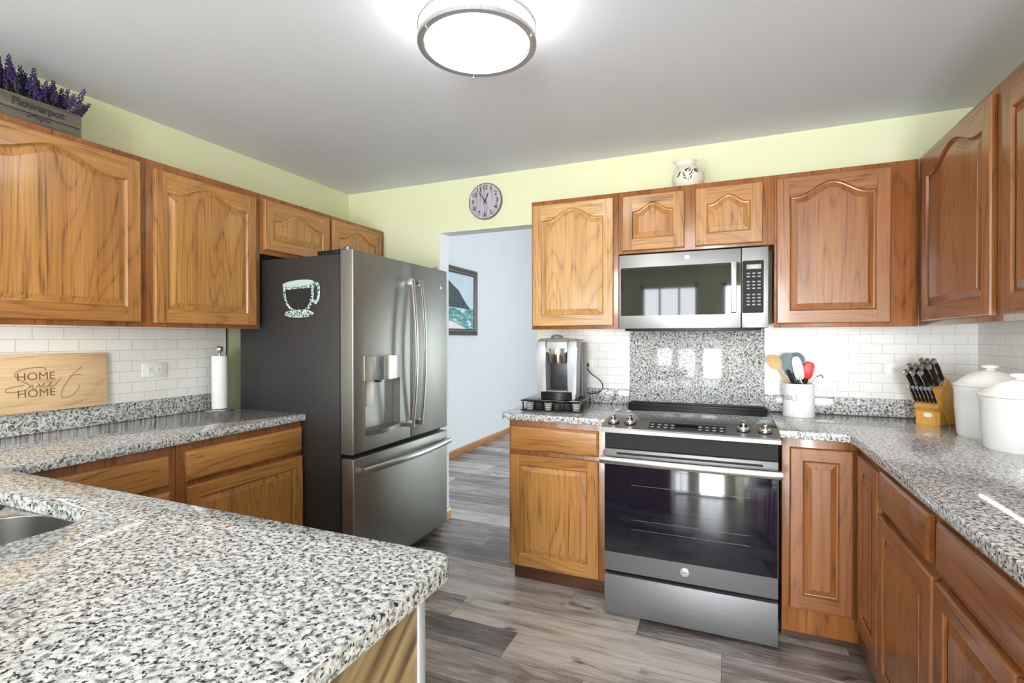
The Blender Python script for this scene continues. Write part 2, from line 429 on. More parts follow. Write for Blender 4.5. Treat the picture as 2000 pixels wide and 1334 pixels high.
# ------------------------------------------------------------------ room
XL, YB, XR, ZC = -2.75, 3.177, 1.137, 2.477
FX = -1.919; DX = -1.165; DZ = 2.107       # doorway left, right, head
YW = 3.302                                   # hall side of the back wall
XH = -2.844                                  # hall left wall
bm = BM(); box(bm, -3.1, 2.75, -2.95, 8.65, -0.08, 0.0); struct('floor', bm, M_['floor'])
bm = BM(); box(bm, -3.1, 2.75, -2.95, YB, ZC, ZC+0.08); struct('ceiling', bm, M_['ceil'])
ZH = 3.7
bm = BM(); box(bm, -3.1, 2.75, YW, 8.65, ZH, ZH+0.08); struct('ceiling_hall', bm, M_['ceil'])
bm = BM(); box(bm, XL-0.12, XL, -2.95, YB, 0, ZC); struct('wall_left', bm, M_['wall'])
bm = BM(); box(bm, XR, XR+0.12, -2.95, YB, 0, ZC); struct('wall_right', bm, M_['wall'])
bm = BM()                                    # back wall with the doorway; jambs and hall face carry the hall paint
box(bm, -3.1, FX, YB, YW, 0, ZH); box(bm, DX, 2.6, YB, YW, 0, ZH); box(bm, FX, DX, YB, YW, DZ, ZH)
bmesh.ops.recalc_face_normals(bm, faces=bm.faces)
for f in bm.faces:
    if f.normal.y > 0.5 or abs(f.normal.x) > 0.5 or f.normal.z < -0.5: f.material_index = 1
struct('wall_back', bm, [M_['wall'], M_['lav']], smooth=False)
def wall_with_holes(name, axis, c0, c1, a0, a1, holes, mt, ZC=ZC):
    """wall spanning a0..a1 on one axis with rectangular holes (a,b,z0,z1)"""
    bm = BM()
    def bx(p, q, z0, z1):
        if q - p < 1e-4 or z1 - z0 < 1e-4: return
        if axis == 'x': box(bm, p, q, c0, c1, z0, z1)
        else: box(bm, c0, c1, p, q, z0, z1)
    cur = a0
    for p, q, z0, z1 in holes:
        bx(cur, p, 0, ZC); bx(p, q, 0, z0); bx(p, q, z1, ZC); cur = q
    bx(cur, a1, 0, ZC)
    return struct(name, bm, mt, smooth=False)
FW = [(-2.5, -1.6, 0.85, 2.2), (-1.31, -0.41, 0.06, 2.2), (-0.07, 0.83, 0.06, 2.2)]
wall_with_holes('wall_front', 'x', -2.95, -2.8, -3.1, XR+0.12, FW, M_['wall'])
wall_with_holes('wall_hall_left', 'y', XH-0.12, XH, YW, 8.65, [], M_['lav'], ZH)
wall_with_holes('wall_hall_end', 'x', 8.5, 8.65, XH-0.12, 2.75, [(1.2, 2.3, 0.05, 2.1)], M_['lav'], ZH)
wall_with_holes('wall_hall_right', 'y', 2.6, 2.75, YW, 8.5, [(4.4, 6.0, 0.8, 2.15)], M_['lav'], ZH)
wf = plain('white_window_frame', (0.75, 0.75, 0.73), 0.4)
def window(n, axis, c0, c1, a0, a1, z0, z1, muntins=1):
    def bx(bm, p, q, za, zb, d0, d1):
        if axis == 'x': box(bm, p, q, d0, d1, za, zb, 0.003)
        else: box(bm, d0, d1, p, q, za, zb, 0.003)
    bm = BM(); t = 0.055; e = 0.012
    bx(bm, a0-e, a0+t, z0-e, z1+e, c0, c1); bx(bm, a1-t, a1+e, z0-e, z1+e, c0, c1)
    bx(bm, a0, a1, z0-e, z0+t, c0, c1); bx(bm, a0, a1, z1-t, z1+e, c0, c1)
    for k in range(1, muntins+1):
        x = a0 + (a1-a0)*k/(muntins+1); bx(bm, x-0.014, x+0.014, z0, z1, c0+0.03, c1-0.03)
    zm = (z0+z1)/2; bx(bm, a0, a1, zm-0.016, zm+0.016, c0+0.03, c1-0.03)
    o = struct('window_%d' % n, bm, wf)
    bm = BM(); cm = (c0+c1)/2
    bx(bm, a0+t-0.004, a1-t+0.004, z0+t-0.004, z1-t+0.004, cm-0.003, cm+0.003)
    obj('pane', bm, M_['glass'], o)
for i, (a, b_, z0, z1) in enumerate(FW): window(i+1, 'x', -2.94, -2.79, a, b_, z0, z1, 2)
window(4, 'x', 8.49, 8.6, 1.2, 2.3, 0.05, 2.1, 1)
window(5, 'y', 2.59, 2.7, 4.4, 6.0, 0.8, 2.15, 2)
# baseboards
def baseboard(name, pts):
    bm = BM(); sec = [(0, 0), (0.013, 0), (0.013, 0.058), (0.010, 0.068), (0.004, 0.078), (0, 0.082)]
    sweep(bm, pts, sec); struct(name, bm, M_['oak_y'], smooth=False)
baseboard('baseboard_hall', [(XH, YW, 0), (XH, 8.5, 0)])
baseboard('baseboard_doorway', [(FX, YB-0.012, 0), (FX, YW+0.012, 0)])
baseboard('baseboard_hall_back', [(FX, YW, 0), (XH, YW, 0)])

# tiles on the walls
bm = BM(); box(bm, XL+0.0006, XL+0.009, 0.3, 2.100, 1.030, 1.4205)
top('tile_backsplash', bm, M_['tileL'], 'white subway tile backsplash behind the wooden sign on the left wall', 'backsplash')
bm = BM(); box(bm, XL, XL+0.012, 2.100, 2.107, 1.03, 1.4205); top('tile_edge_trim', bm, M_['nickel'], 'thin metal tile edge strip beside the paper towel holder', 'trim')
bm = BM(); box(bm, -1.122, -0.555, YB-0.009, YB, 1.030, 1.4205)
top('tile_backsplash', bm, M_['tileB'], 'white subway tile backsplash behind the coffee maker', 'backsplash')
bm = BM(); box(bm, 0.193, XR, YB-0.009, YB, 1.030, 1.4205)
top('tile_backsplash', bm, M_['tileB'], 'white subway tile backsplash behind the knife block and utensil crock', 'backsplash')
tR = tiles('white_subway_tile_right', 1, 0.0995, 0.0505, 0.02, 1.364, (0.86, 0.85, 0.83), (0.56, 0.55, 0.54))
bm = BM(); box(bm, XR-0.009, XR-0.0006, 0.4, YB-0.0095, 1.030, 1.4205)
top('tile_backsplash', bm, tR, 'white subway tile backsplash on the right wall behind the white canisters', 'backsplash')

# ------------------------------------------------------------------ cabinets
def arch_pts(xa, xb, zs, rise, n=26):
    """left to right along the top of the opening"""
    out = []; c = (xa+xb)/2; hw = (xb-xa)/2
    for k in range(n+1):
        x = xa + (xb-xa)*k/n; u = abs(x-c)/hw/0.86
        out.append((x, zs + (rise*0.5*(1+cos(pi*u)) if u < 1 else 0.0)))
    return out
def door(parent, x0, x1, z0, z1, tone, arch=True, st=0.056, rl=0.062, rise=None, y=-0.021, t=0.019, name='door'):
    """framed raised-panel door in the cabinet's own frame, face towards -y"""
    mv, mh = M_['oak_%s_z' % tone], M_['oak_%s_x' % tone]
    w = x1-x0
    xa, xb, za = x0+st, x1-st, z0+rl
    if arch:
        rise = rise if rise is not None else min(0.062, 0.13*w)
        zs = z1 - (0.044 if z1-z0 < 0.4 else 0.033) - rise; tp = arch_pts(xa, xb, zs, rise)
    else:
        rise = 0; zs = z1 - 0.054; tp = [(xa + (xb-xa)*k/6, zs) for k in range(7)]
    bm = BM(); yb = y + t; e = 0.005
    V = lambda x, z, yy=y: bm.verts.new((x, yy, z))
    def face(vs, mi=0):
        try: bm.faces.new(vs).material_index = mi
        except ValueError: pass
    # front faces (inset by e from the outer edge; e is the rounded edge)
    X0, X1, Z0, Z1 = x0+e, x1-e, z0+e, z1-e
    face([V(X0, Z0), V(xa, Z0), V(xa, Z1), V(X0, Z1)], 0)
    face([V(xb, Z0), V(X1, Z0), V(X1, Z1), V(xb, Z1)], 0)
    face([V(xa, Z0), V(xb, Z0), V(xb, za), V(xa, za)], 1)
    for (xp, zp), (xq, zq) in zip(tp, tp[1:]): face([V(xp, zp), V(xq, zq), V(xq, Z1), V(xp, Z1)], 1)
    # rounded outer edge and sides
    lo = [[(X0, Z0), (X1, Z0), (X1, Z1), (X0, Z1)]]
    loops = [([(X0, Z0), (X1, Z0), (X1, Z1), (X0, Z1)], y), ([(x0+e*0.35, z0+e*0.35), (x1-e*0.35, z0+e*0.35), (x1-e*0.35, z1-e*0.35), (x0+e*0.35, z1-e*0.35)], y+e*0.4),
             ([(x0, z0), (x1, z0), (x1, z1), (x0, z1)], y+e*1.3), ([(x0, z0), (x1, z0), (x1, z1), (x0, z1)], yb)]
    for (A, ya), (B, yc) in zip(loops, loops[1:]):
        for k in range(4):
            k2 = (k+1) % 4
            face([V(*A[k], ya), V(*A[k2], ya), V(*B[k2], yc), V(*B[k], yc)], 1 if k in (0, 2) else 0)
    face([V(x0, z0, yb), V(x1, z0, yb), V(x1, z1, yb), V(x0, z1, yb)], 0)
    # opening outline at inset d
    def outline(d):
        o = [(xa+d, za+d), (xb-d, za+d)]
        s = (xb-xa-2*d)/(xb-xa); c = (xa+xb)/2
        o += [(c + (x-c)*s, z-d) for x, z in reversed(tp)]
        return o
    o0, o1 = outline(0), outline(0.006)
    n = len(o0)
    for k in range(n):
        k2 = (k+1) % n
        face([V(*o0[k]), V(*o0[k2]), V(*o1[k2], y+0.008), V(*o1[k], y+0.008)], 1 if (k == 0 or 2 <= k < n-1) else 0)
    bmesh.ops.remove_doubles(bm, verts=bm.verts, dist=1e-5)
    d = obj(name, bm, [mv, mh], parent, ang=9)
    # raised panel
    bm = BM()
    steps = [(0.005, 0.0095), (0.010, 0.0105), (0.034, 0.0024), (0.0345, 0.0008)]
    prev = None
    for ins, dy in steps:
        ring = [bm.verts.new((x, y+dy, z)) for x, z in outline(ins)]
        if prev:
            for k in range(n): bm.faces.new([prev[k], prev[(k+1) % n], ring[(k+1) % n], ring[k]])
        prev = ring
    # field as columns between bottom edge and the arch (bottom verts split to match)
    tops = prev[2:][::-1]; bl, brr = prev[0], prev[1]
    bot = [bl] + [bm.verts.new((v.co.x, v.co.y, bl.co.z)) for v in tops[1:-1]] + [brr]
    for k in range(len(tops)-1): bm.faces.new([bot[k], bot[k+1], tops[k+1], tops[k]])
    obj('raised_panel', bm, mv, d, ang=6)
    return d
def drawer(parent, x0, x1, z0, z1, tone, y=-0.021, t=0.019):
    bm = BM(); loops = []
    for ins, dy in ((0.013, 0.0), (0.010, 0.0012), (0.004, 0.0045), (0.0, 0.009), (0.0, t)):
        loops.append([bm.verts.new((x, y+dy, z)) for x, z in ((x0+ins, z0+ins), (x1-ins, z0+ins), (x1-ins, z1-ins), (x0+ins, z1-ins))])
    bm.faces.new(loops[0]); bm.faces.new(loops[-1])
    for a, b in zip(loops, loops[1:]):
        for k in range(4): bm.faces.new([a[k], a[(k+1) % 4], b[(k+1) % 4], b[k]])
    return obj('drawer_front', bm, M_['oak_%s_x' % tone], parent, ang=25)
def cabinet(name, label, loc, rz, w, z0, z1, depth, tone, fronts, base=False, frame_top=0.0):
    """loc: left end of the face seen from in front; face on local y=0, body towards +y"""
    t = thing(name, label, 'cabinet', (loc[0], loc[1], 0), rz)
    bm = BM(); box(bm, 0.0005, w-0.0005, 0.019, depth, z0 + (0.0 if base else 0.024), z1, 0.001); obj('carcass', bm, M_['oak_%s_z' % tone], t)
    bm = BM(); box(bm, 0.0005, w-0.0005, 0.0, 0.0185, z0, z1, 0.0015); obj('face_frame', bm, M_['oak_red_z'], t)
    for kind, a, b_, p, q in fronts:
        if kind == 'drawer': drawer(t, a, b_, p, q, tone)
        else: door(t, a, b_, p, q, tone, arch=(kind == 'arch'))
    if base:
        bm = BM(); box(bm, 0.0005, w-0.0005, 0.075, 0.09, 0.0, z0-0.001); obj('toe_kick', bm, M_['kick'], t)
    return t
ZB, ZT = 1.397, 2.157
fL, fB, fR = -2.412, 2.839, 0.799
UD = 0.337
LR = pi/2; RR = -pi/2
# left wall uppers  (local x -> +Y)
cabinet('upper_cabinet', 'wide oak upper cabinet with one arched door under the lavender box', (fL, 0.80), LR, 0.655, ZB, ZT, UD, 'honey',
        [('arch', 0.022, 0.626, 1.419, 2.130)])
cabinet('upper_cabinet', 'tall oak upper cabinet with one arched door left of the refrigerator', (fL, 1.455), LR, 0.606, ZB, ZT, UD, 'honey',
        [('arch', 0.030, 0.570, 1.417, 2.120)])
cabinet('upper_cabinet', 'short oak cabinet with two arched doors above the refrigerator', (fL, 2.061), LR, 1.113, 1.822, ZT, UD, 'honey',
        [('arch', 0.018, 0.524, 1.846, 2.130), ('arch', 0.552, 1.066, 1.846, 2.130)])
# back wall uppers
cabinet('upper_cabinet', 'oak upper cabinet, toned paler as lit, with one arched door above the coffee maker', (-1.078, fB), 0, 0.519, ZB, ZT, UD, 'pale',
        [('arch', 0.010, 0.492, 1.416, 2.130)])
cabinet('upper_cabinet', 'short oak cabinet with two arched doors above the microwave', (-0.559, fB), 0, 0.774, 1.812, ZT, UD, 'honey',
        [('arch', 0.022, 0.350, 1.826, 2.128), ('arch', 0.404, 0.722, 1.826, 2.128)])
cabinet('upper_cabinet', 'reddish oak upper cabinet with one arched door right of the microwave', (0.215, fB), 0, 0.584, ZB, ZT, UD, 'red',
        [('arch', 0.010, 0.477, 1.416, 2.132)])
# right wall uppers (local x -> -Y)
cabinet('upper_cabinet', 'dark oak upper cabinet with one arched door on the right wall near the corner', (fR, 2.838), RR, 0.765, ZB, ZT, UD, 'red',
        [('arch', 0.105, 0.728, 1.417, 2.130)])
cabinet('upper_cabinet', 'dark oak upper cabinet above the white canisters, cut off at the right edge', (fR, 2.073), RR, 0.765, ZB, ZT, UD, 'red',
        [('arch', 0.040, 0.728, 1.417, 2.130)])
# base cabinets
KZ, CZ0, CZ = 0.100, 0.903, 0.938
bL, bB, bR = -2.13, 2.557, 0.517
cabinet('base_cabinet', 'oak base cabinet with a drawer over a door next to the refrigerator', (bL, 1.400), LR, 0.682, KZ, CZ0, 0.60, 'honey',
        [('drawer', 0.036, 0.674, 0.735, 0.866), ('flat', 0.036, 0.674, 0.125, 0.712)], True)
cabinet('base_cabinet', 'oak base cabinet with drawers in the inner corner behind the peninsula', (bL, 0.86), LR, 0.539, KZ, CZ0, 0.60, 'honey',
        [('drawer', 0.03, 0.508, 0.735, 0.866), ('drawer', 0.03, 0.508, 0.44, 0.712), ('drawer', 0.03, 0.508, 0.125, 0.42)], True)
cabinet('base_cabinet', 'light oak base cabinet with a drawer over a door under the coffee maker', (-1.103, bB), 0, 0.532, KZ, CZ0, 0.60, 'honey',
        [('drawer', 0.010, 0.500, 0.737, 0.868), ('flat', 0.010, 0.500, 0.112, 0.715)], True)
# corner base: face on the back run and face on the right run, folding door pair
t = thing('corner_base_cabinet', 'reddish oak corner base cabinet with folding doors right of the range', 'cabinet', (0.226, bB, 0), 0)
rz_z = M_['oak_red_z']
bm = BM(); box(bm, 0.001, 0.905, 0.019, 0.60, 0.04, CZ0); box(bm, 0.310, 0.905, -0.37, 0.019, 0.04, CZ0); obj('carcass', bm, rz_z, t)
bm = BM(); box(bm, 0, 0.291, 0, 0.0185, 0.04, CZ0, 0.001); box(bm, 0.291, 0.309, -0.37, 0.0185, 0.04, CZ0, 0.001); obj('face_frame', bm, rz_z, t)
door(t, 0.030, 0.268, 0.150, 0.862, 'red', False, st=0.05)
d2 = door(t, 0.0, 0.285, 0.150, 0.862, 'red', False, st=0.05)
d2.rotation_euler = (0, 0, RR); d2.location = (0.2905, -0.075, 0)
d2.location = (0.2905, -0.078, 0)
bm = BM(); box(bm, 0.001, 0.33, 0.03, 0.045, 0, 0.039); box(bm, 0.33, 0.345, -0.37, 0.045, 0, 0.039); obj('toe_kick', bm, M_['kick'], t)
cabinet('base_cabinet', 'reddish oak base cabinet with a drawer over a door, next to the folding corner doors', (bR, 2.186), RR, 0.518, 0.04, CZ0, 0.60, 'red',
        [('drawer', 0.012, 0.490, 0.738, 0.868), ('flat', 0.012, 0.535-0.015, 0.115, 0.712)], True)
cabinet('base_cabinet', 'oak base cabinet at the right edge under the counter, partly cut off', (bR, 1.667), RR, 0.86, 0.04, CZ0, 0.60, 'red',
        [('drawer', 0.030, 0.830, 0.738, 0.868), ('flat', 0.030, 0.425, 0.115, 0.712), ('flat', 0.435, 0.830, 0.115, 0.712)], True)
# peninsula base
t = thing('peninsula_base', 'peninsula base with a rustic wood end panel and grey corner strip', 'cabinet', (-2.13, 0.78, 0), 0)
bm = BM(); box(bm, -2.72, -0.524, 0.20, 0.775, KZ, 0.70); box(bm, -1.15, -0.524, 0.20, 0.775, 0.70, CZ0); box(bm, -2.72, -2.14, 0.20, 0.775, 0.70, CZ0)
box(bm, -2.14, -1.15, 0.20, 0.225, 0.70, CZ0); box(bm, -2.14, -1.15, 0.755, 0.775, 0.70, CZ0); obj('carcass', bm, M_['oak_honey_z'], t, world=True)
rus, nt, b = newmat('rustic_end_panel')
tc = N(nt, 'ShaderNodeTexCoord'); m0 = N(nt, 'ShaderNodeMapping'); m0.inputs['Rotation'].default_value = (radians(52), 0, 0); mp = N(nt, 'ShaderNodeMapping'); mp.inputs['Scale'].default_value = (1, 22, 2.0); L(nt, tc, 'Object', m0, 0)
ns = N(nt, 'ShaderNodeTexNoise'); ns.inputs['Scale'].default_value = 1.0; ns.inputs['Detail'].default_value = 4; ns.inputs['Distortion'].default_value = 0.8
L(nt, m0, 0, mp, 0); L(nt, mp, 0, ns, 0)
rp = ramp(nt, [(0.25, srgb(58, 40, 28)), (0.42, srgb(112, 90, 66)), (0.58, srgb(150, 128, 96)), (0.75, srgb(190, 162, 122))]); L(nt, ns, 'Fac', rp, 0); L(nt, rp, 0, b, 'Base Color')
b.inputs['Roughness'].default_value = 0.35
bm = BM(); box(bm, -0.523, -0.505, 0.20, 0.757, 0.0, CZ0); obj('end_panel', bm, rus, t, world=True, label='rustic streaked wood end panel')
bm = BM(); box(bm, -0.523, -0.500, 0.757, 0.777, 0.0, CZ0, 0.002); obj('corner_strip', bm, plain('grey_trim_paint', srgb(168, 168, 178), 0.5), t, world=True, label='painted grey corner strip')
bm = BM(); box(bm, -2.1, -0.53, 0.70, 0.715, 0, KZ-0.001); obj('toe_kick', bm, M_['oak_honey_x'], t, world=True)

# ------------------------------------------------------------------ granite
YP0, YP1, XP = 0.10, 0.833, -0.466           # peninsula near edge, far edge, end
cLx, cBy, cRx = -2.095, 2.522, 0.482
SK = (-2.05, -1.318, 0.27, 0.703)
def arc(cx, cy, r, a0, a1, n=8): return [(cx + r*cos(radians(a0+(a1-a0)*k/n)), cy + r*sin(radians(a0+(a1-a0)*k/n))) for k in range(n+1)]
outer = [(XL, YP0)] + arc(XP-0.04, YP0+0.04, 0.04, -90, 0) + arc(XP-0.045, YP1-0.045, 0.045, 0, 90) \
    + arc(cLx+0.012, YP1+0.012, 0.012, 270, 180, 4) + [(cLx, 2.077), (cLx-0.005, 2.082), (XL, 2.082)]
sinkhole = rrect(*SK, [0.10, 0.10, 0.10, 0.10], 8)
ct = thing('countertop', 'speckled grey granite worktop of the left wall and the foreground peninsula, with sink cutout', 'countertop', (XP, YP1, CZ0))
obj('slab', holed(outer, [sinkhole], CZ0, CZ, 0.004), M_['gran'], ct, world=True)
bm = BM(); box(bm, XL, XL+0.02, YP0, 2.082, CZ, 1.030, 0.002); obj('backsplash_strip', bm, M_['gran'], ct, world=True)
ct = thing('countertop', 'short granite worktop under the coffee maker left of the range', 'countertop', (-1.14, cBy, CZ0))
outer = [(-0.556, cBy), (-0.556, YB-0.001), (-1.115, YB-0.001), (-1.14, YB-0.04)] + arc(-1.14+0.03, cBy+0.03, 0.03, 180, 270, 6)
obj('slab', holed(outer, [], CZ0, CZ, 0.004), M_['gran'], ct, world=True)
bm = BM(); box(bm, -1.115, -0.556, YB-0.021, YB-0.001, CZ, 1.030, 0.002); obj('backsplash_strip', bm, M_['gran'], ct, world=True)
ct = thing('countertop', 'granite corner worktop right of the range carrying the white canisters', 'countertop', (cRx, cBy, CZ0))
outer = [(0.211, cBy), (cRx-0.035, cBy), (cRx-0.006, cBy-0.02), (cRx, cBy-0.05), (cRx, 0.80), (XR-0.001, 0.80), (XR-0.001, YB-0.001), (0.211, YB-0.001)]
obj('slab', holed(outer, [], CZ0, CZ, 0.004), M_['gran'], ct, world=True)
bm = BM(); box(bm, 0.1935, XR-0.001, YB-0.0205, YB-0.001, CZ+0.0005, 1.030, 0.002); box(bm, XR-0.021, XR-0.001, 0.80, YB-0.022, CZ, 1.030, 0.002)
obj('backsplash_strip', bm, M_['gran'], ct, world=True)
bm = BM(); box(bm, -0.553, 0.191, YB-0.018, YB-0.001, 0.93, 1.42, 0.001)
top('granite_panel', bm, M_['gran'], 'tall speckled granite panel on the wall between range and microwave', 'backsplash')
# sink
t = thing('kitchen_sink', 'stainless double bowl undermount sink in the peninsula', 'sink', (-1.66, 0.5, 0.72))
b1 = rrect(-2.06, -1.70, 0.265, 0.708, 0.08, 8); b2 = rrect(-1.665, -1.312, 0.265, 0.708, 0.13, 10)
rim = holed(rrect(-2.08, -1.290, 0.250, 0.722, 0.05, 4), [b1, b2], 0.899, 0.9025, 0.001)
obj('rim', rim, M_['sink'], t, world=True)
for bl in (b1, b2):
    bm = BM(); cx = sum(p[0] for p in bl)/len(bl); cy = sum(p[1] for p in bl)/len(bl)
    rings = []
    for k, z in ((1.0, 0.901), (0.985, 0.80), (0.97, 0.745), (0.93, 0.725), (0.15, 0.718)):
        rings.append([bm.verts.new((cx+(x-cx)*k, cy+(y-cy)*k, z)) for x, y in bl])
    for a, c in zip(rings, rings[1:]):
        for k in range(len(bl)): bm.faces.new([a[k], a[(k+1) % len(bl)], c[(k+1) % len(bl)], c[k]])
    bm.faces.new(rings[-1])
    bw = obj('bowl', bm, M_['sink'], t, world=True, ang=60)
    bm = BM(); lathe(bm, [(0.0, 0.7195), (0.035, 0.7195), (0.044, 0.7225), (0.046, 0.720)], cx, cy, 24); obj('drain', bm, M_['chrome'], bw, world=True)

# ------------------------------------------------------------------ refrigerator
RY0, RY1, RXF = 2.086, 3.038, -1.778
fr = thing('refrigerator', 'slate steel french door refrigerator with ice dispenser and charcoal side', 'refrigerator', (-2.2, 2.56, 0))
bm = BM(); box(bm, -2.60, -1.868, RY0, RY1, 0.03, 1.788, 0.004); obj('case', bm, M_['case'], fr, world=True, label='matte charcoal case')
bm = BM(); box(bm, -2.02, -1.872, RY0+0.002, RY1-0.002, 1.7885, 1.812, 0.004); obj('hinge_cover', bm, M_['black'], fr, world=True)
for yy in (RY0+0.04, RY1-0.04):
    bm = BM(); lathe(bm, [(0.017, 1.812), (0.017, 1.828), (0.013, 1.832), (0, 1.832)], -1.845, yy, 16)
    box(bm, -1.90, -1.838, yy-0.018, yy+0.018, 1.8125, 1.822, 0.003); obj('hinge', bm, M_['slate'], fr, world=True)
for sx in (-2.5, -1.93):
    for yy in (RY0+0.06, RY1-0.06):
        bm = BM(); lathe(bm, [(0.02, 0), (0.02, 0.031)], sx, yy, 12); obj('foot', bm, M_['black'], fr, world=True)
bm = BM(); box(bm, -1.867, -1.862, RY0+0.01, RY1-0.01, 0.08, 1.78); box(bm, -1.866, -1.84, RY0+0.03, RY1-0.03, 0.028, 0.075); obj('gasket', bm, M_['black'], fr, world=True)
SPL = 2.606
def recessed(y0, y1, z0, z1, hole, x_back, x_front, depth):
    """door slab facing +X with a rectangular recess in its face"""
    bm = BM(); ys = [y0, hole[0], hole[1], y1]; zs = [z0, hole[2], hole[3], z1]
    P = {}
    def v(x, y, z):
        k = (round(x, 5), round(y, 5), round(z, 5))
        if k not in P: P[k] = bm.verts.new(k)
        return P[k]
    for i in range(3):
        for j in range(3):
            if i == 1 and j == 1: continue
            bm.faces.new([v(x_front, ys[i], zs[j]), v(x_front, ys[i+1], zs[j]), v(x_front, ys[i+1], zs[j+1]), v(x_front, ys[i], zs[j+1])])
    h = [(hole[0], hole[2]), (hole[1], hole[2]), (hole[1], hole[3]), (hole[0], hole[3])]
    xr = x_front - depth
    for k in range(4):
        a, c = h[k], h[(k+1) % 4]
        bm.faces.new([v(x_front, *a), v(x_front, *c), v(xr, *c), v(xr, *a)])
    bm.faces.new([v(xr, *p) for p in h])
    per = [(ys[i], z0) for i in range(4)] + [(y1, zs[j]) for j in range(1, 4)] + [(ys[i], z1) for i in (2, 1, 0)] + [(y0, zs[j]) for j in (2, 1)]
    n = len(per)
    for k in range(n):
        a, c = per[k], per[(k+1) % n]
        bm.faces.new([v(x_front, *a), v(x_front, *c), v(x_back, *c), v(x_back, *a)])
    bm.faces.new([v(x_back, *p) for p in per])
    bmesh.ops.recalc_face_normals(bm, faces=bm.faces)
    es = [e for e in bm.edges if all(abs(w.co.x-x_front) < 1e-5 for w in e.verts) and len(e.link_faces) == 2 and e.calc_face_angle(0) > 1]
    es = [e for e in es if any(abs(w.co.y-y0) < 1e-5 or abs(w.co.y-y1) < 1e-5 or abs(w.co.z-z0) < 1e-5 or abs(w.co.z-z1) < 1e-5 for w in e.verts)]
    bmesh.ops.bevel(bm, geom=es, offset=0.009, segments=3, profile=0.5, affect='EDGES')
    return bm
DISP = (2.180, 2.492, 0.835, 1.235)
ld = obj('door', recessed(RY0, SPL-0.003, 0.738, 1.806, DISP, -1.861, RXF, 0.055), M_['slate'], fr, world=True)
bm = BM(); box(bm, -1.861, RXF, SPL+0.003, RY1, 0.738, 1.806, 0.009, seg=3); rd = obj('door', bm, M_['slate'], fr, world=True)
bm = BM(); box(bm, -1.861, RXF, RY0, RY1, 0.080, 0.716, 0.009, seg=3); fd = obj('freezer_drawer', bm, M_['slate'], fr, world=True)
def bowed(bm, pts, w, d):        # flat rounded bar
    sweep(bm, pts, [(w*0.5*math.copysign(abs(cos(a))**0.6, cos(a)), d*0.5*math.copysign(abs(sin(a))**0.6, sin(a))) for a in [2*pi*k/12 for k in range(12)]], up=Vector((1, 0, 0)))
for dpart, yy in ((ld, 2.556), (rd, 2.650)):
    bm = BM(); pts = []
    for k in range(21):
        s = k/20; pts.append((RXF + 0.045 + 0.030*sin(pi*s), yy, 0.815 + 0.885*s))
    bowed(bm, pts, 0.024, 0.016)
    for z in (0.835, 1.685): box(bm, RXF-0.001, RXF+0.046, yy-0.012, yy+0.012, z-0.02, z+0.02, 0.003)
    obj('handle', bm, M_['nickel'], dpart, world=True)
bm = BM(); pts = []
for k in range(25):
    s = k/24; pts.append((RXF + 0.040 + 0.034*sin(pi*s), 2.115 + 0.895*s, 0.652))
sweep(bm, pts, [(0.013*cos(a), 0.019*sin(a)) for a in [2*pi*k/12 for k in range(12)]])
for yy in (2.135, 2.99): box(bm, RXF-0.001, RXF+0.044, yy-0.018, yy+0.018, 0.638, 0.666, 0.003)
obj('handle', bm, M_['nickel'], fd, world=True)
# dispenser
dp = None
bm = BM()                     # bowed chrome control head
n = 12; y0, y1, z0, z1 = 2.170, 2.500, 1.118, 1.248
prev = None
for k in range(n+1):
    s = k/n; y = y0 + (y1-y0)*s; x = RXF + 0.006 + 0.032*sin(pi*s)
    ring = [bm.verts.new((RXF-0.03, y, z0)), bm.verts.new((x, y, z0)), bm.verts.new((x, y, z1)), bm.verts.new((RXF-0.03, y, z1))]
    if prev:
        for j in range(4): bm.faces.new([prev[j], prev[(j+1) % 4], ring[(j+1) % 4], ring[j]])
    else: bm.faces.new(ring)
    prev = ring
bm.faces.new(prev)
dp = obj('dispenser', bm, M_['chrome'], fr, world=True, label='chrome water and ice dispenser head')
bm = BM(); box(bm, RXF-0.0545, RXF-0.0505, DISP[0]+0.002, DISP[1]-0.002, DISP[2]+0.002, DISP[3]-0.002); obj('recess_back', bm, M_['steelx'], dp, world=True)
bm = BM(); box(bm, RXF-0.040, RXF-0.026, 2.222, 2.290, 0.972, 1.117, 0.004); obj('paddle', bm, M_['white'], dp, world=True, label='pale dispenser paddle')
bm = BM(); box(bm, RXF-0.035, RXF-0.012, 2.30, 2.34, 1.10, 1.117, 0.003); obj('nozzle', bm, M_['black'], dp, world=True)
bm = BM(); prev = None
for k in range(n+1):
    s = k/n; y = 2.180 + 0.312*s; x = RXF + 0.004 + 0.030*sin(pi*s)
    ring = [bm.verts.new(c) for c in ((RXF-0.05, y, 0.822), (x, y, 0.822), (x, y, 0.848), (RXF-0.05, y, 0.852))]
    if prev:
        for j in range(4): bm.faces.new([prev[j], prev[(j+1) % 4], ring[(j+1) % 4], ring[j]])
    else: bm.faces.new(ring)
    prev = ring
bm.faces.new(prev); obj('drip_tray', bm, M_['slate'], dp, world=True)
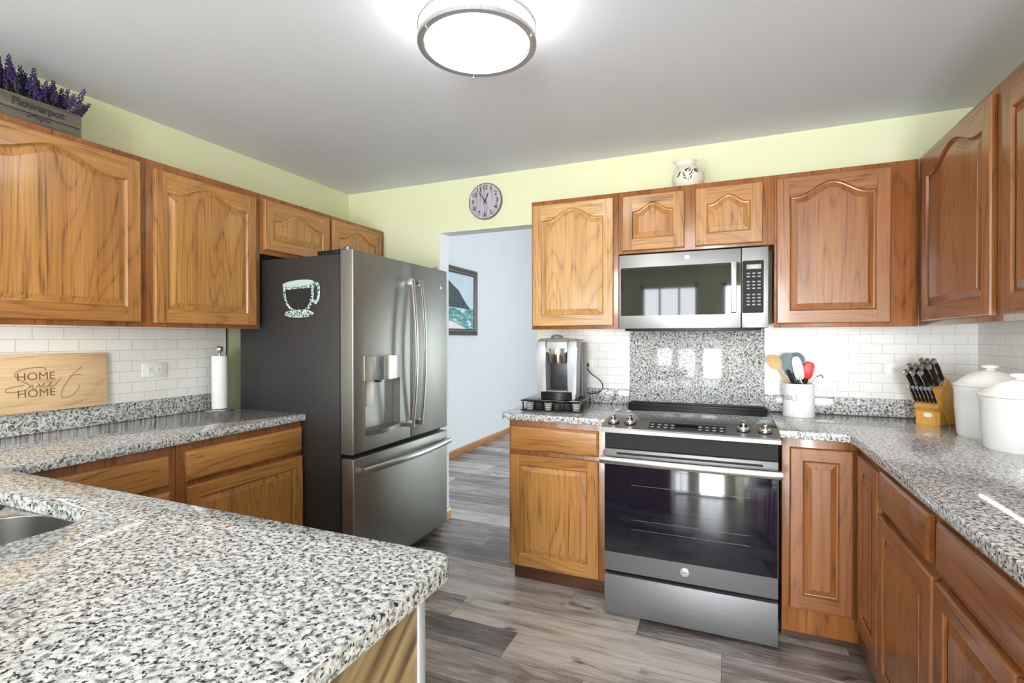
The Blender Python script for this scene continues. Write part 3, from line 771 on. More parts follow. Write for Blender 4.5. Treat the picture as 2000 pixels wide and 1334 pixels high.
def emblem(bm_disc_c, out, right, r, parent, mdisc, mink, size):
    """round maker's badge with two interlaced letters"""
    fm = frame_on(bm_disc_c, right, out)
    bm = BM(); lathe(bm, [(r, 0), (r, 0.0012), (r*0.92, 0.002), (0, 0.002)], 0, 0, 32, mat=fm); d = obj('badge', bm, mdisc, parent, world=True)
    bm = text_bm('GE', size, 0.0003, 0.2, space=0.82); bm.transform(fm @ Matrix.Translation((0, 0, 0.0026)))
    obj('badge_lettering', bm, mink, d, world=True)
    bm = BM(); ring = [(r*0.80*cos(2*pi*k/40), r*0.80*sin(2*pi*k/40), 0.0022) for k in range(40)]
    vs = tube(bm, ring, r*0.035, 6, closed=True); bm.transform(fm); obj('badge_ring', bm, mink, d, world=True)
ink = plain('grey_ink', (0.09, 0.09, 0.09), 0.5)
emblem((RXF+0.0002, 2.955, 1.692), (1, 0, 0), (0, 1, 0), 0.016, rd, M_['nickel'], ink, 0.016)
# cup magnet on the refrigerator side (faces -Y)
chalk, nt, b = newmat('chalk_pattern')
tc = N(nt, 'ShaderNodeTexCoord'); vo = N(nt, 'ShaderNodeTexVoronoi', feature='DISTANCE_TO_EDGE'); vo.inputs['Scale'].default_value = 62
L(nt, tc, 'Object', vo, 'Vector'); rp = ramp(nt, [(0.04, srgb(206, 222, 218)), (0.13, srgb(120, 140, 140)), (0.3, srgb(58, 68, 70))]); L(nt, vo, 'Distance', rp, 0); L(nt, rp, 0, b, 'Base Color')
pale = plain('pale_mint_chalk', srgb(176, 198, 194), 0.7); blk = plain('chalkboard_black', (0.012, 0.012, 0.013), 0.6)
mg = thing('cup_magnet', 'black coffee cup shaped chalkboard magnet on the refrigerator side', 'magnet', (-2.13, RY0, 1.46))
def onside(a, b_, c): return (a, RY0 - 0.0008 - c, b_)
cupo = [(-2.263, 1.640), (-2.256, 1.575), (-2.240, 1.535), (-2.215, 1.508), (-2.185, 1.492), (-2.10, 1.490), (-2.072, 1.506), (-2.052, 1.530), (-2.042, 1.575), (-2.040, 1.648)]
bm = BM(); prism(bm, cupo, 0, 0.003, onside); obj('cup_shape', bm, chalk, mg, world=True)
bm = BM(); inner = [(-2.243, 1.612), (-2.238, 1.575), (-2.224, 1.540), (-2.204, 1.517), (-2.180, 1.504), (-2.106, 1.502), (-2.084, 1.516), (-2.068, 1.540), (-2.060, 1.575), (-2.058, 1.618)]
prism(bm, inner, 0.003, 0.0042, onside); obj('cup_face', bm, blk, mg, world=True)
bm = BM(); prism(bm, [(-2.151+0.112*cos(2*pi*k/28), 1.645+0.0175*sin(2*pi*k/28)+0.02*cos(2*pi*k/28)*0.25) for k in range(28)], 0.003, 0.0048, onside); obj('cup_rim', bm, pale, mg, world=True)
bm = BM(); prism(bm, [(-2.146+0.106*cos(2*pi*k/28), 1.480+0.022*sin(2*pi*k/28)) for k in range(28)], 0.0005, 0.0045, onside); obj('saucer', bm, chalk, mg, world=True)
bm = BM(); hp = spline([onside(-2.045, 1.628, 0.003), onside(-2.020, 1.642, 0.003), onside(-2.006, 1.612, 0.003), onside(-2.008, 1.565, 0.003), onside(-2.026, 1.538, 0.003), onside(-2.045, 1.548, 0.003)], 6)
sweep(bm, hp, circ(0.009, 8, 0.0022), up=Vector((0, 1, 0))); obj('cup_handle', bm, chalk, mg, world=True)

# ------------------------------------------------------------------ range
SX0, SX1, SY = -0.549, 0.203, 2.436
rg = thing('range', 'slide-in electric range with black glass cooktop and steel oven door', 'stove', (-0.173, 2.8, 0))
bm = BM(); box(bm, SX0+0.003, SX1-0.003, SY+0.06, 3.12, 0.06, 0.915); box(bm, SX0+0.004, SX1-0.004, SY+0.034, SY+0.07, 0.05, 0.89); obj('body', bm, M_['black'], rg, world=True)
for x in (SX0+0.05, SX1-0.05):
    for y in (SY+0.1, 3.05):
        bm = BM(); lathe(bm, [(0.018, 0), (0.018, 0.062)], x, y, 12); obj('foot', bm, M_['black'], rg, world=True)
bm = BM(); box(bm, SX0-0.002, SX1+0.002, 2.505, 3.085, 0.9395, 0.9475, 0.002); obj('cooktop', bm, M_['bglass'], rg, world=True, label='black glass cooktop')
bm = BM(); box(bm, SX0-0.002, SX1+0.002, 3.087, 3.152, 0.9395, 0.957, 0.003)
for k in range(2): box(bm, SX0+0.01, SX1-0.01, 3.095+0.03*k, 3.112+0.03*k, 0.956, 0.964, 0.002)
obj('rear_vent', bm, M_['black'], rg, world=True)
# sloped control panel: profile in (y,z), extruded along x
prof = [(2.388, 0.898), (2.388, 0.914), (2.393, 0.921), (2.504, 0.9475), (2.504, 0.915), (2.44, 0.897)]
bm = BM(); prism(bm, prof, SX0-0.006, SX1+0.006, lambda a, b_, c: (c, a, b_)); cp = obj('control_panel', bm, M_['steelx'], rg, world=True)
sl = math.atan2(0.9475-0.921, 2.504-2.393)
def on_panel(x, s):             # point on the slope
    return Vector((x, 2.393 + s*cos(sl), 0.921 + s*sin(sl)))
Mp = Matrix.Rotation(sl, 4, 'X')
bm = BM(); box(bm, -0.165, 0.165, 0.018, 0.098, 0.0003, 0.0014, mat=Matrix.Translation(on_panel(-0.172, 0)) @ Mp); tp_ = obj('touch_panel', bm, plain('smoked_touch_panel', (0.05, 0.05, 0.05), 0.15), cp, world=True)
icons = plain('pale_icons', (0.45, 0.45, 0.44), 0.5)
for k in range(11):
    for j in range(2):
        if 4 <= k <= 6: continue
        bm = BM(); c = -0.15 + k*0.03
        box(bm, c-0.008, c+0.006, 0.034+j*0.03, 0.044+j*0.03, 0.0014, 0.0018, mat=Matrix.Translation(on_panel(-0.172, 0)) @ Mp)
        obj('touch_key', bm, icons, tp_, world=True)
bm = BM(); box(bm, -0.05, 0.05, 0.05, 0.085, 0.0014, 0.0019, mat=Matrix.Translation(on_panel(-0.172, 0)) @ Mp); obj('clock_window', bm, M_['bglass'], tp_, world=True)
for x, s in ((-0.507, 0.062), (-0.428, 0.066), (0.066, 0.066), (0.152, 0.062)):
    mm = Matrix.Translation(on_panel(x, s)) @ Mp
    bm = BM(); lathe(bm, [(0.0235, 0.0005), (0.0235, 0.010), (0.0215, 0.018), (0.019, 0.021), (0, 0.021)], n=28, mat=mm)
    box(bm, -0.0065, 0.0065, -0.020, 0.020, 0.019, 0.040, 0.003, mat=mm)
    kb = obj('knob', bm, M_['chrome'], cp, world=True)
    bm = BM(); lathe(bm, [(0.0275, 0.0002), (0.0275, 0.004), (0.024, 0.005)], n=28, mat=mm); obj('knob_skirt', bm, M_['black'], kb, world=True)
# vent slot under the panel
bm = BM(); box(bm, SX0+0.001, SX1-0.001, 2.450, 2.475, 0.815, 0.897); obj('upper_trim', bm, M_['dark'], rg, world=True)
# oven door
bm = BM(); box(bm, SX0, SX1, SY, SY+0.032, 0.222, 0.812, 0.003); od = obj('oven_door', bm, M_['slatex'], rg, world=True)
bm = BM(); box(bm, SX0+0.003, SX1-0.003, SY-0.0035, SY, 0.314, 0.752, 0.001); obj('oven_window', bm, M_['oglass'], od, world=True, label='dark glass oven window')
rk = plain('rack_glint', (0.10, 0.10, 0.12), 0.3)
bm = BM()
for z in (0.645, 0.48, 0.435):
    box(bm, SX0+0.13, SX1-0.11, SY-0.0037, SY-0.0033, z, z+0.0022)
obj('rack_line', bm, rk, od, world=True)
bm = BM(); box(bm, SX0+0.06, SX1-0.06, SY-0.0006, SY+0.001, 0.787, 0.797); obj('vent_slot', bm, M_['dark'], od, world=True)
bm = BM(); pts = [(SX0+0.004, SY-0.036, 0.765), (SX0+0.02, SY-0.041, 0.765), (-0.173, SY-0.047, 0.765), (SX1-0.02, SY-0.041, 0.765), (SX1-0.004, SY-0.036, 0.765)]
sweep(bm, spline(pts, 6), circ(0.011, 12, 0.0185))
for x in (SX0+0.018, SX1-0.018): box(bm, x-0.013, x+0.013, SY-0.034, SY+0.001, 0.750, 0.780, 0.003)
obj('handle', bm, M_['nickel'], od, world=True)
emblem((-0.178, SY-0.0003, 0.272), (0, -1, 0), (1, 0, 0), 0.0195, od, plain('badge_silver', (0.78, 0.78, 0.78), 0.3, 0.6), ink, 0.019)
bm = BM(); box(bm, SX0, SX1, SY, SY+0.032, 0.016, 0.203, 0.003); obj('storage_drawer', bm, M_['slatex'], rg, world=True)

# ------------------------------------------------------------------ microwave
MX0, MX1, MY, MZ0, MZ1 = -0.556, 0.1895, 2.832, 1.397, 1.804
MY = 2.832
mw = thing('microwave', 'stainless over-the-range microwave with black control panel', 'microwave', (-0.187, 3.0, MZ0))
bm = BM(); box(bm, MX0+0.004, MX1-0.004, MY+0.028, YB-0.02, MZ0+0.004, MZ1-0.002, 0.002); obj('case', bm, M_['case'], mw, world=True)
bm = BM(); box(bm, MX0+0.03, MX1-0.03, MY+0.02, 3.12, MZ0-0.012, MZ0+0.004, 0.002); obj('underside_vent', bm, M_['black'], mw, world=True)
bm = BM(); box(bm, MX0, 0.0645, MY, MY+0.027, MZ0, MZ1, 0.003); md = obj('door', bm, M_['steelx'], mw, world=True)
bm = BM(); prism(bm, rrect(-0.545, 0.062, 1.468, 1.733, 0.010), 0, 0.0015, lambda a, b_, c: (a, MY-c, b_)); obj('window_glass', bm, M_['bglass'], md, world=True, label='black glass microwave window')
bm = BM(); box(bm, 0.018, 0.044, MY-0.040, MY-0.024, 1.474, 1.736, 0.004)
for z in (1.49, 1.72): box(bm, 0.022, 0.040, MY-0.025, MY, z-0.012, z+0.012, 0.002)
obj('handle', bm, M_['nickel'], md, world=True)
bm = BM(); box(bm, 0.0675, MX1, MY, MY+0.027, MZ0, MZ1, 0.003); mc = obj('control_side', bm, M_['steelx'], mw, world=True)
bm = BM(); prism(bm, rrect(0.070, 0.168, 1.472, 1.737, 0.007), 0, 0.0012, lambda a, b_, c: (a, MY-c, b_)); kp = obj('keypad', bm, plain('black_keypad', (0.012, 0.012, 0.013), 0.5, spec=0.2), mc, world=True)
bm = BM(); box(bm, 0.090, 0.156, MY-0.0020, MY-0.0011, 1.694, 1.717); obj('display', bm, plain('lcd', (0.20, 0.22, 0.19), 0.25, emit=(0.5, 0.55, 0.48), estr=0.15), kp, world=True, label='lit grey display')
bm = text_bm('12:54', 0.018, 0.0002); bm.transform(frame_on((0.123, MY-0.0024, 1.7055), (1, 0, 0), (0, -1, 0))); obj('display_digits', bm, plain('digits', (0.9, 0.95, 0.9), 0.5, emit=(0.9, 0.95, 0.9), estr=0.6), kp, world=True)
kmat = plain('key_legend', (0.33, 0.33, 0.32), 0.5)
first = None
rows = [1.672, 1.656, 1.630, 1.613, 1.596, 1.565, 1.548, 1.531, 1.514]
for ri, z in enumerate(rows):
    for ci in range(3):
        if first is None:
            bm = BM(); prism(bm, rrect(-0.0075, 0.0075, -0.0035, 0.0035, 0.003, 3), 0.0012, 0.0018, lambda a, b_, c: (a, -c, b_)); first = obj('button', bm, kmat, kp); o = first
        else:
            o = first.copy(); COL.objects.link(o); o.parent = kp
        o.location = Vector((0.098 + 0.0245*ci, MY, z)) - Vector((-0.187, 3.0, MZ0))
emblem((-0.197, MY-0.0002, 1.774), (0, -1, 0), (1, 0, 0), 0.0125, md, M_['nickel'], ink, 0.012)

# ------------------------------------------------------------------ ceiling lamp
LX, LY = -0.791, 1.558
lp = thing('ceiling_light', 'round flush ceiling light with double nickel rings and glowing white drum', 'lamp', (LX, LY, ZC))
bm = BM(); lathe(bm, [(0.0, ZC-0.001), (0.17, ZC-0.001), (0.17, ZC-0.018), (0.0, ZC-0.018)], LX, LY, 48, cap=False); obj('ceiling_plate', bm, M_['white'], lp, world=True)
bm = BM(); lathe(bm, [(0.0, 2.459), (0.178, 2.459), (0.183, 2.452), (0.183, 2.366), (0.178, 2.357), (0.0, 2.352)], LX, LY, 64, cap=False); obj('diffuser', bm, M_['lampd'], lp, world=True, label='glowing white diffuser drum')
lnick = brushed('lamp_nickel', (0.60, 0.585, 0.59), 0.42, 'z', 0.85)
for z, nm in ((2.352, 'lower_ring'), (2.405, 'upper_ring')):
    bm = BM(); R0 = 0.1855; R1 = 0.203
    pr = [(R0, z-0.008), (R1-0.002, z-0.008), (R1, z-0.006), (R1, z+0.006), (R1-0.002, z+0.008), (R0, z+0.008)]
    if nm == 'lower_ring': pr = [(0.180, z-0.006), (0.184, z-0.0085)] + pr[1:]
    lathe(bm, pr + [pr[0]], LX, LY, 64, cap=False); obj(nm, bm, lnick, lp, world=True)
for k in range(3):
    a = radians(121+120*k); bm = BM(); x, y = LX+0.197*cos(a), LY+0.197*sin(a)
    lathe(bm, [(0.0035, 2.342), (0.0035, 2.474)], x, y, 8); obj('rod', bm, lnick, lp, world=True)
    bm = BM(); lathe(bm, [(0.0, 2.334), (0.0035, 2.336), (0.0045, 2.340), (0.003, 2.344)], x, y, 12); obj('finial', bm, M_['chrome'], lp, world=True)

# under-cabinet light bars
def light_bar(label, cx, cy, ln, axis, hw=0.008):
    t = thing('light_bar', label, 'light', (cx, cy, ZB+0.024))
    sx, sy = (ln/2, 0.018) if axis == 'x' else (0.018, ln/2)
    bm = BM(); box(bm, cx-sx, cx+sx, cy-sy, cy+sy, ZB+0.011, ZB+0.0235, 0.002); obj('housing', bm, M_['white'], t, world=True)
    bm = BM(); sx2, sy2 = (sx-0.012, hw) if axis == 'x' else (hw, sy-0.012)
    box(bm, cx-sx2, cx+sx2, cy-sy2, cy+sy2, ZB+0.0075, ZB+0.012, 0.001); obj('diffuser', bm, M_['bar'], t, world=True)
light_bar('slim lit bar under the wide left upper cabinet', -2.445, 1.225, 0.34, 'y', 0.014)
light_bar('slim lit bar under the upper cabinet over the coffee maker', -0.82, 2.96, 0.24, 'x')
light_bar('slim lit bar under the upper cabinet right of the microwave', 0.50, 2.94, 0.30, 'x')
light_bar('added slim lit bar under the right wall cabinets above the canisters', 0.88, 2.36, 0.52, 'y')  # bar added to brighten the right counter

# ------------------------------------------------------------------ left counter: sign, outlet, towel holder
sgn = thing('wooden_sign', 'pale wooden board lettered HOME Sweet HOME leaning on the left backsplash', 'sign', (-2.715, 1.215, 1.031))
lean = 0.045
SB = Matrix.Translation((-2.727+0.006, 1.215, 1.0312)) @ Matrix.Rotation(-lean, 4, 'Y')
birch = oak('pale_birch', 'y', srgb(226, 198, 160), srgb(212, 182, 142), srgb(176, 138, 98), cath=False, rough=0.5)
bm = BM(); box(bm, 0.0, 0.014, -0.235, 0.248, 0.0, 0.247, 0.003, mat=SB); obj('board', bm, birch, sgn, world=True)
burnt = plain('burnt_lettering', srgb(112, 88, 70), 0.6); burnt2 = plain('soft_brown_script', srgb(138, 112, 90), 0.6)
def on_board(y, z, d=0.0): return SB @ Vector((0.0142+d, y, z))
for zz in (0.151, 0.080):
    bm = text_bm('HOME', 0.047, 0.0004, space=1.0); fm = frame_on(on_board(-0.022, zz), (0, 1, 0), SB.to_3x3() @ Vector((1, 0, 0))); bm.transform(fm)
    obj('lettering', bm, burnt, sgn, world=True)
def stroke(pts, r=0.0016):
    bm = BM(); tube(bm, spline([on_board(y, z, 0.0002) for y, z in pts], 8), r, 6, up=Vector((1, 0.01, 0))); obj('script_lettering', bm, burnt2, sgn, world=True)
stroke([(0.012, 0.176), (0.004, 0.188), (-0.028, 0.190), (-0.072, 0.182), (-0.093, 0.164), (-0.080, 0.142), (-0.052, 0.122), (-0.046, 0.108), (-0.066, 0.096), (-0.104, 0.090), (-0.124, 0.096), (-0.112, 0.110), (-0.062, 0.118)])
stroke([(-0.046, 0.104), (-0.036, 0.118), (-0.034, 0.102), (-0.024, 0.100), (-0.014, 0.120), (-0.010, 0.100)])
stroke([(-0.010, 0.106), (0.006, 0.122), (-0.002, 0.100), (0.014, 0.104)])
stroke([(0.014, 0.106), (0.030, 0.124), (0.022, 0.102), (0.042, 0.110), (0.066, 0.140)])
stroke([(0.144, 0.186), (0.106, 0.148), (0.072, 0.096), (0.064, 0.062), (0.078, 0.050), (0.108, 0.062), (0.132, 0.092), (0.130, 0.104)])
stroke([(0.096, 0.146), (0.120, 0.150), (0.142, 0.150)])
def outlet(label, origin, right, out):
    fm = frame_on(origin, right, out); t = thing('wall_outlet', label, 'outlet', tuple(origin))
    bm = BM(); prism(bm, rrect(-0.060, 0.060, -0.037, 0.037, 0.004), 0.0005, 0.0055, bev=0.0015); bm.transform(fm); obj('cover_plate', bm, M_['white'], t, world=True)
    for s in (-0.021, 0.021):
        bm = BM(); prism(bm, rrect(s-0.015, s+0.015, -0.016, 0.016, 0.006), 0.0055, 0.0068); bm.transform(fm); o = obj('socket', bm, M_['white'], t, world=True)
        bm = BM()
        for dx, dy in ((-0.002, 0.006), (-0.002, -0.006)): box(bm, s+dx-0.004, s+dx+0.004, dy-0.001, dy+0.001, 0.0066, 0.0071)
        lathe(bm, [(0.0022, 0.0066), (0.0022, 0.0071)], s+0.009, 0, 10); bm.transform(fm); obj('slots', bm, M_['dark'], o, world=True)
    return t
outlet('white horizontal wall outlet between the wooden sign and the paper towels', Vector((XL+0.009, 1.694, 1.183)), (0, 1, 0), (1, 0, 0))
outlet('white horizontal wall outlet behind the knife block, nothing plugged in', Vector((0.815, YB-0.009, 1.178)), (1, 0, 0), (0, -1, 0))
outlet('white horizontal wall outlet beside the coffee maker with two plugs', Vector((-0.842, YB-0.009, 1.175)), (1, 0, 0), (0, -1, 0))

TX, TY = -2.622, 1.972
th = thing('paper_towel_holder', 'brushed metal paper towel stand by the end of the left counter', 'towel holder', (TX, TY, CZ))
bm = BM(); lathe(bm, [(0.0, CZ), (0.070, CZ), (0.072, CZ+0.004), (0.068, CZ+0.010), (0.030, CZ+0.014), (0.006, CZ+0.016)], TX, TY, 40); obj('base', bm, M_['nickel'], th, world=True)
bm = BM(); lathe(bm, [(0.006, CZ+0.012), (0.006, 1.265)], TX, TY, 12); obj('rod', bm, M_['nickel'], th, world=True)
bm = BM(); lathe(bm, [(0.006, 1.262), (0.012, 1.266), (0.0185, 1.277), (0.0195, 1.288), (0.015, 1.300), (0.0, 1.306)], TX, TY, 20); obj('finial', bm, M_['chrome'], th, world=True)
bm = BM(); lathe(bm, [(0.012, CZ+0.0165), (0.039, CZ+0.0165), (0.040, CZ+0.02), (0.040, 1.245), (0.039, 1.248), (0.012, 1.248), (0.012, CZ+0.0165)], TX, TY, 36, cap=False)
top('paper_towel_roll', bm, plain('paper', (0.85, 0.85, 0.84), 0.8, noise=0.02, nscale=200), 'slim roll of white paper towels standing on its metal holder', 'paper towels')

# ------------------------------------------------------------------ coffee corner
A = radians(6)
DW, DD = 0.335, 0.325
dr = thing('coffee_pod_holder', 'black wire pod drawer under the coffee maker', 'drawer', (-0.905, 2.805, CZ), A)
rodm = plain('black_wire', (0.015, 0.015, 0.015), 0.25)
H0, H1 = 0.001, 0.066
bm = BM(); box(bm, -DW/2, DW/2, -DD/2, DD/2, H1-0.006, H1, 0.002); obj('top_plate', bm, M_['bglass'], dr)
bm = BM(); box(bm, -DW/2+0.004, DW/2-0.004, -DD/2+0.004, DD/2-0.004, H0, H0+0.004); obj('bottom_plate', bm, rodm, dr)
def wire_frame(y, x0, x1): return [(x0, y, H0+0.005), (x1, y, H0+0.005), (x1, y, H1-0.007), (x0, y, H1-0.007)]
for s in (-1, 1):
    bm = BM(); x = s*DW/2 - s*0.004
    tube(bm, spline([(x, -DD/2+0.004, H0+0.012), (x, -DD/2+0.012, H0+0.005), (x, DD/2-0.012, H0+0.005), (x, DD/2-0.004, H0+0.012), (x, DD/2-0.004, H1-0.012), (x, DD/2-0.012, H1-0.006), (x, -DD/2+0.012, H1-0.006), (x, -DD/2+0.004, H1-0.012)], 4, True), 0.0042, 8, closed=True, up=Vector((1, 0, 0))); obj('side_frame', bm, rodm, dr)
bm = BM(); y = -DD/2 + 0.004
tube(bm, spline([(-DW/2+0.006, y, H0+0.012), (-DW/2+0.014, y, H0+0.005), (DW/2-0.014, y, H0+0.005), (DW/2-0.006, y, H0+0.012), (DW/2-0.006, y, H1-0.012), (DW/2-0.014, y, H1-0.006), (-DW/2+0.014, y, H1-0.006), (-DW/2+0.006, y, H1-0.012)], 4, True), 0.0042, 8, closed=True, up=Vector((0, 1, 0)))
for k in range(1, 4): tube(bm, [(-DW/2+0.01, y, H0+0.006+k*0.012), (DW/2-0.01, y, H0+0.006+k*0.012)], 0.0012, 6)
obj('drawer_front', bm, rodm, dr)
pods = [plain('pod_brown', (0.05, 0.035, 0.03), 0.35), plain('pod_silver', (0.45, 0.44, 0.43), 0.35), plain('pod_black', (0.02, 0.02, 0.022), 0.35)]
proto = {}
Wd = WM[dr.name]
for r_ in range(3):
    for c_ in range(6):
        mt = pods[(c_*2 + r_ + (c_ == 0)) % 3]
        if mt.name not in proto:
            bm = BM(); lathe(bm, [(0.0, 0), (0.017, 0), (0.0185, 0.002), (0.0225, 0.040), (0.0248, 0.041), (0.0248, 0.043), (0.0, 0.0435)], n=20); o = obj('coffee_pod', bm, mt); proto[mt.name] = o
        else:
            o = proto[mt.name].copy(); COL.objects.link(o)
        p = Wd @ Vector((-DW/2+0.036+c_*0.0525, -DD/2+0.036+r_*0.055, H0+0.0042)); o.location = p
        tag(o, 'small coffee pod standing in the black pod drawer', 'coffee pod', 'coffee pods in the drawer')
KH = CZ + H1
km = thing('coffee_maker', 'silver and black single cup coffee maker on the pod drawer', 'coffee maker', (-0.885, 2.822, KH+0.0005), radians(4))
silver = plain('silver_plastic', (0.40, 0.40, 0.42), 0.42, 0.35); dk = plain('charcoal_plastic', (0.035, 0.035, 0.042), 0.3); dk2 = plain('dark_grey_plastic', (0.16, 0.15, 0.16), 0.4)
W2 = 0.108
def side_prof():      # (y,z) side outline
    return [(-0.125, 0.0), (-0.130, 0.03), (-0.122, 0.20), (-0.135, 0.29), (-0.125, 0.322), (-0.085, 0.338), (0.05, 0.340), (0.10, 0.325), (0.122, 0.28), (0.125, 0.0)]
for s in (-1, 1):
    bm = BM(); x0, x1 = (s*0.062, s*W2)
    prism(bm, side_prof(), min(x0, x1), max(x0, x1), lambda a, b_, c: (c, a, b_), bev=0.012)
    for v in bm.verts:
        if abs(v.co.x) > 0.09: v.co.x *= 1 + 0.10*(v.co.z/0.34)
    obj('side_panel', bm, silver, km)
bm = BM(); box(bm, W2+0.004, W2+0.018, 0.00, 0.118, 0.012, 0.318, 0.006); obj('water_tank', bm, dk2, km)
bm = BM(); box(bm, -0.0615, 0.0615, -0.02, 0.122, 0.04, 0.30, 0.004); obj('back_column', bm, dk, km)
bm = BM(); prism(bm, [(-0.128, 0.262), (-0.120, 0.318), (-0.08, 0.343), (0.05, 0.345), (0.11, 0.325), (0.11, 0.262)], -0.0615, 0.0615, lambda a, b_, c: (c, a, b_), bev=0.006); obj('lid', bm, silver, km)
bm = BM(); lathe(bm, [(0.0, 0.2), (0.046, 0.2), (0.048, 0.204), (0.052, 0.252), (0.056, 0.254), (0.058, 0.284), (0.0, 0.284)], 0, -0.095, 32); obj('brew_head', bm, M_['chrome'], km, label='chrome brew head')
bm = BM(); lathe(bm, [(0.0, 0.338), (0.036, 0.338), (0.034, 0.352), (0.020, 0.360), (0.0, 0.362)], -0.015, -0.055, 28); obj('lid_handle', bm, dk2, km)
bm = BM()
pl = [(-0.088, -0.02)] + [(-0.088+0.176*k/12, -0.135-0.030*sin(pi*k/12)) for k in range(13)] + [(0.088, -0.02)]
prism(bm, pl, 0.001, 0.042, bev=0.004); obj('drip_tray', bm, M_['black'], km)
bm = BM(); box(bm, -0.06, 0.06, -0.13, -0.03, 0.0425, 0.046, 0.001); obj('drip_grate', bm, silver, km)
def plug_cord(name, label, plug, pts):
    t = thing(name, label, 'cord', plug)
    px, py, pz = plug
    bm = BM(); box(bm, px-0.012, px+0.012, py-0.030, py, pz-0.012, pz+0.012, 0.004); obj('plug', bm, M_['black'], t, world=True)
    bm = BM(); tube(bm, spline(pts, 8), 0.0032, 8); obj('cable', bm, M_['black'], t, world=True)
plug_cord('power_cord', 'thin black cord hanging straight down from the left plug behind the coffee maker', (-0.863, YB-0.0165, 1.175),
          [(-0.863, 3.122, 1.168), (-0.862, 3.118, 1.14), (-0.86, 3.125, 1.05), (-0.86, 3.11, 0.97), (-0.85, 3.05, CZ+0.010), (-0.80, 3.02, CZ+0.008)])
plug_cord('power_cord', 'looping black cord from the right plug to the back of the coffee maker', (-0.821, YB-0.0165, 1.175),
          [(-0.821, 3.125, 1.172), (-0.805, 3.09, 1.155), (-0.765, 3.05, 1.125), (-0.705, 3.03, 1.085), (-0.690, 3.02, 1.045), (-0.72, 3.00, 1.015), (-0.775, 2.985, 1.016), (-0.80, 2.965, 1.03)])

# ------------------------------------------------------------------ utensil crock
CX, CY, CR = 0.343, 3.010, 0.074
ck = thing('utensil_crock', 'white cylindrical crock lettered UTENSILS beside the range', 'crock', (CX, CY, CZ))
bm = BM(); lathe(bm, [(0.0, CZ), (CR-0.003, CZ), (CR, CZ+0.004), (CR, 1.104), (CR-0.001, 1.108), (CR-0.005, 1.110), (CR-0.008, 1.106), (CR-0.008, CZ+0.012), (0.0, CZ+0.012)], CX, CY, 48); obj('body', bm, M_['ceramic'], ck, world=True)
bm = text_bm('UTENSILS', 0.036, 0.0003)
a_end = math.atan2(-CY, -CX) + radians(-2)             # direction from the crock towards the camera
wmax = max(v.co.x for v in bm.verts)
for v in bm.verts:
    a = a_end + (v.co.x - wmax)/CR
    r = CR + 0.0006 + v.co.z
    v.co = Vector((CX + r*cos(a), CY + r*sin(a), 1.036 + v.co.y))
obj('lettering', bm, plain('grey_lettering', srgb(128, 130, 140), 0.5), ck, world=True)
def utensil(name, label, base, tip, parts, cat='utensil'):
    """parts: callables building (bm, matrix) along local +z from base to tip"""
    b0 = Vector(base); d = Vector(tip) - b0; ln = d.length
    zv = d.normalized(); yv = Vector((b0.x, b0.y, 0)); yv = (yv - zv*yv.dot(zv)).normalized(); xv = yv.cross(zv)
    mm = Matrix.Translation(b0)
    for i in range(3): mm[i][0], mm[i][1], mm[i][2] = xv[i], yv[i], zv[i]
    t = thing(name, label, cat, base)
    for nm, mt, fn in parts:
        bm = BM(); fn(bm, ln); bm.transform(mm); obj(nm, bm, mt, t, world=True)
def stick(r, z0=0.0, k=1.0):
    return lambda bm, ln: lathe(bm, [(0, z0), (r, z0+0.002), (r, ln*k-0.002), (0, ln*k)], n=10)
def face_cam(bm, fn):  # flat heads face the camera: local plane spanned by x and z
    fn(bm)
wood = plain('spoon_wood', srgb(206, 172, 118), 0.5, noise=0.06, nscale=60); teal = plain('grey_teal_silicone', srgb(112, 132, 136), 0.45)
redm = plain('red_silicone', srgb(206, 40, 42), 0.4); steel = M_['chrome']; whites = plain('white_silicone', srgb(214, 220, 226), 0.4); blackm = M_['black']
def paddle(w, h, th, z0, top_r=0.3):
    def fn(bm, ln):
        z = z0*ln; out = []
        for k in range(25):
            a = 2*pi*k/24
            out.append((w*0.5*math.copysign(abs(cos(a))**0.7, cos(a)), z + h*0.5 + h*0.5*math.copysign(abs(sin(a))**0.7, sin(a))))
        prism(bm, out[:-1], -th/2, th/2, lambda a, b_, c: (a, c, b_), bev=th*0.3)
    return fn
def bowl_head(w, h, dpt, z0):
    def fn(bm, ln):
        z = z0*ln; n = 20; rings = []
        for j in range(7):
            s = j/6; rr = sin(s*pi/2)
            rings.append([bm.verts.new((w*0.5*rr*cos(2*pi*k/n), dpt*(1-rr*rr)-dpt*0.5, z + h*0.5 + h*0.5*rr*sin(2*pi*k/n))) for k in range(n)] if j else [bm.verts.new((0, dpt*0.5, z+h*0.5))])
        for a, b_ in zip(rings, rings[1:]):
            for k in range(n):
                if len(a) == 1: bm.faces.new([a[0], b_[k], b_[(k+1) % n]])
                else: bm.faces.new([a[k], a[(k+1) % n], b_[(k+1) % n], b_[k]])
        inner = [bm.verts.new((v.co.x*0.9, v.co.y+0.001, (v.co.z-z-h*0.5)*0.9+z+h*0.5)) for v in rings[-1]]
        for k in range(n): bm.faces.new([rings[-1][k], rings[-1][(k+1) % n], inner[(k+1) % n], inner[k]])
        c = bm.verts.new((0, dpt*0.5-0.004, z+h*0.5))
        for k in range(n): bm.faces.new([inner[k], inner[(k+1) % n], c])
    return fn
zb = CZ + 0.015
utensil('wooden_spoon', 'wooden spoon with a pale round bowl, leftmost in the crock', (CX+0.035, CY+0.02, zb), (CX-0.135, CY-0.015, 1.255),
        [('handle', wood, stick(0.006, 0, 0.78)), ('spoon_bowl', wood, bowl_head(0.068, 0.085, 0.018, 0.76))], 'spoon')
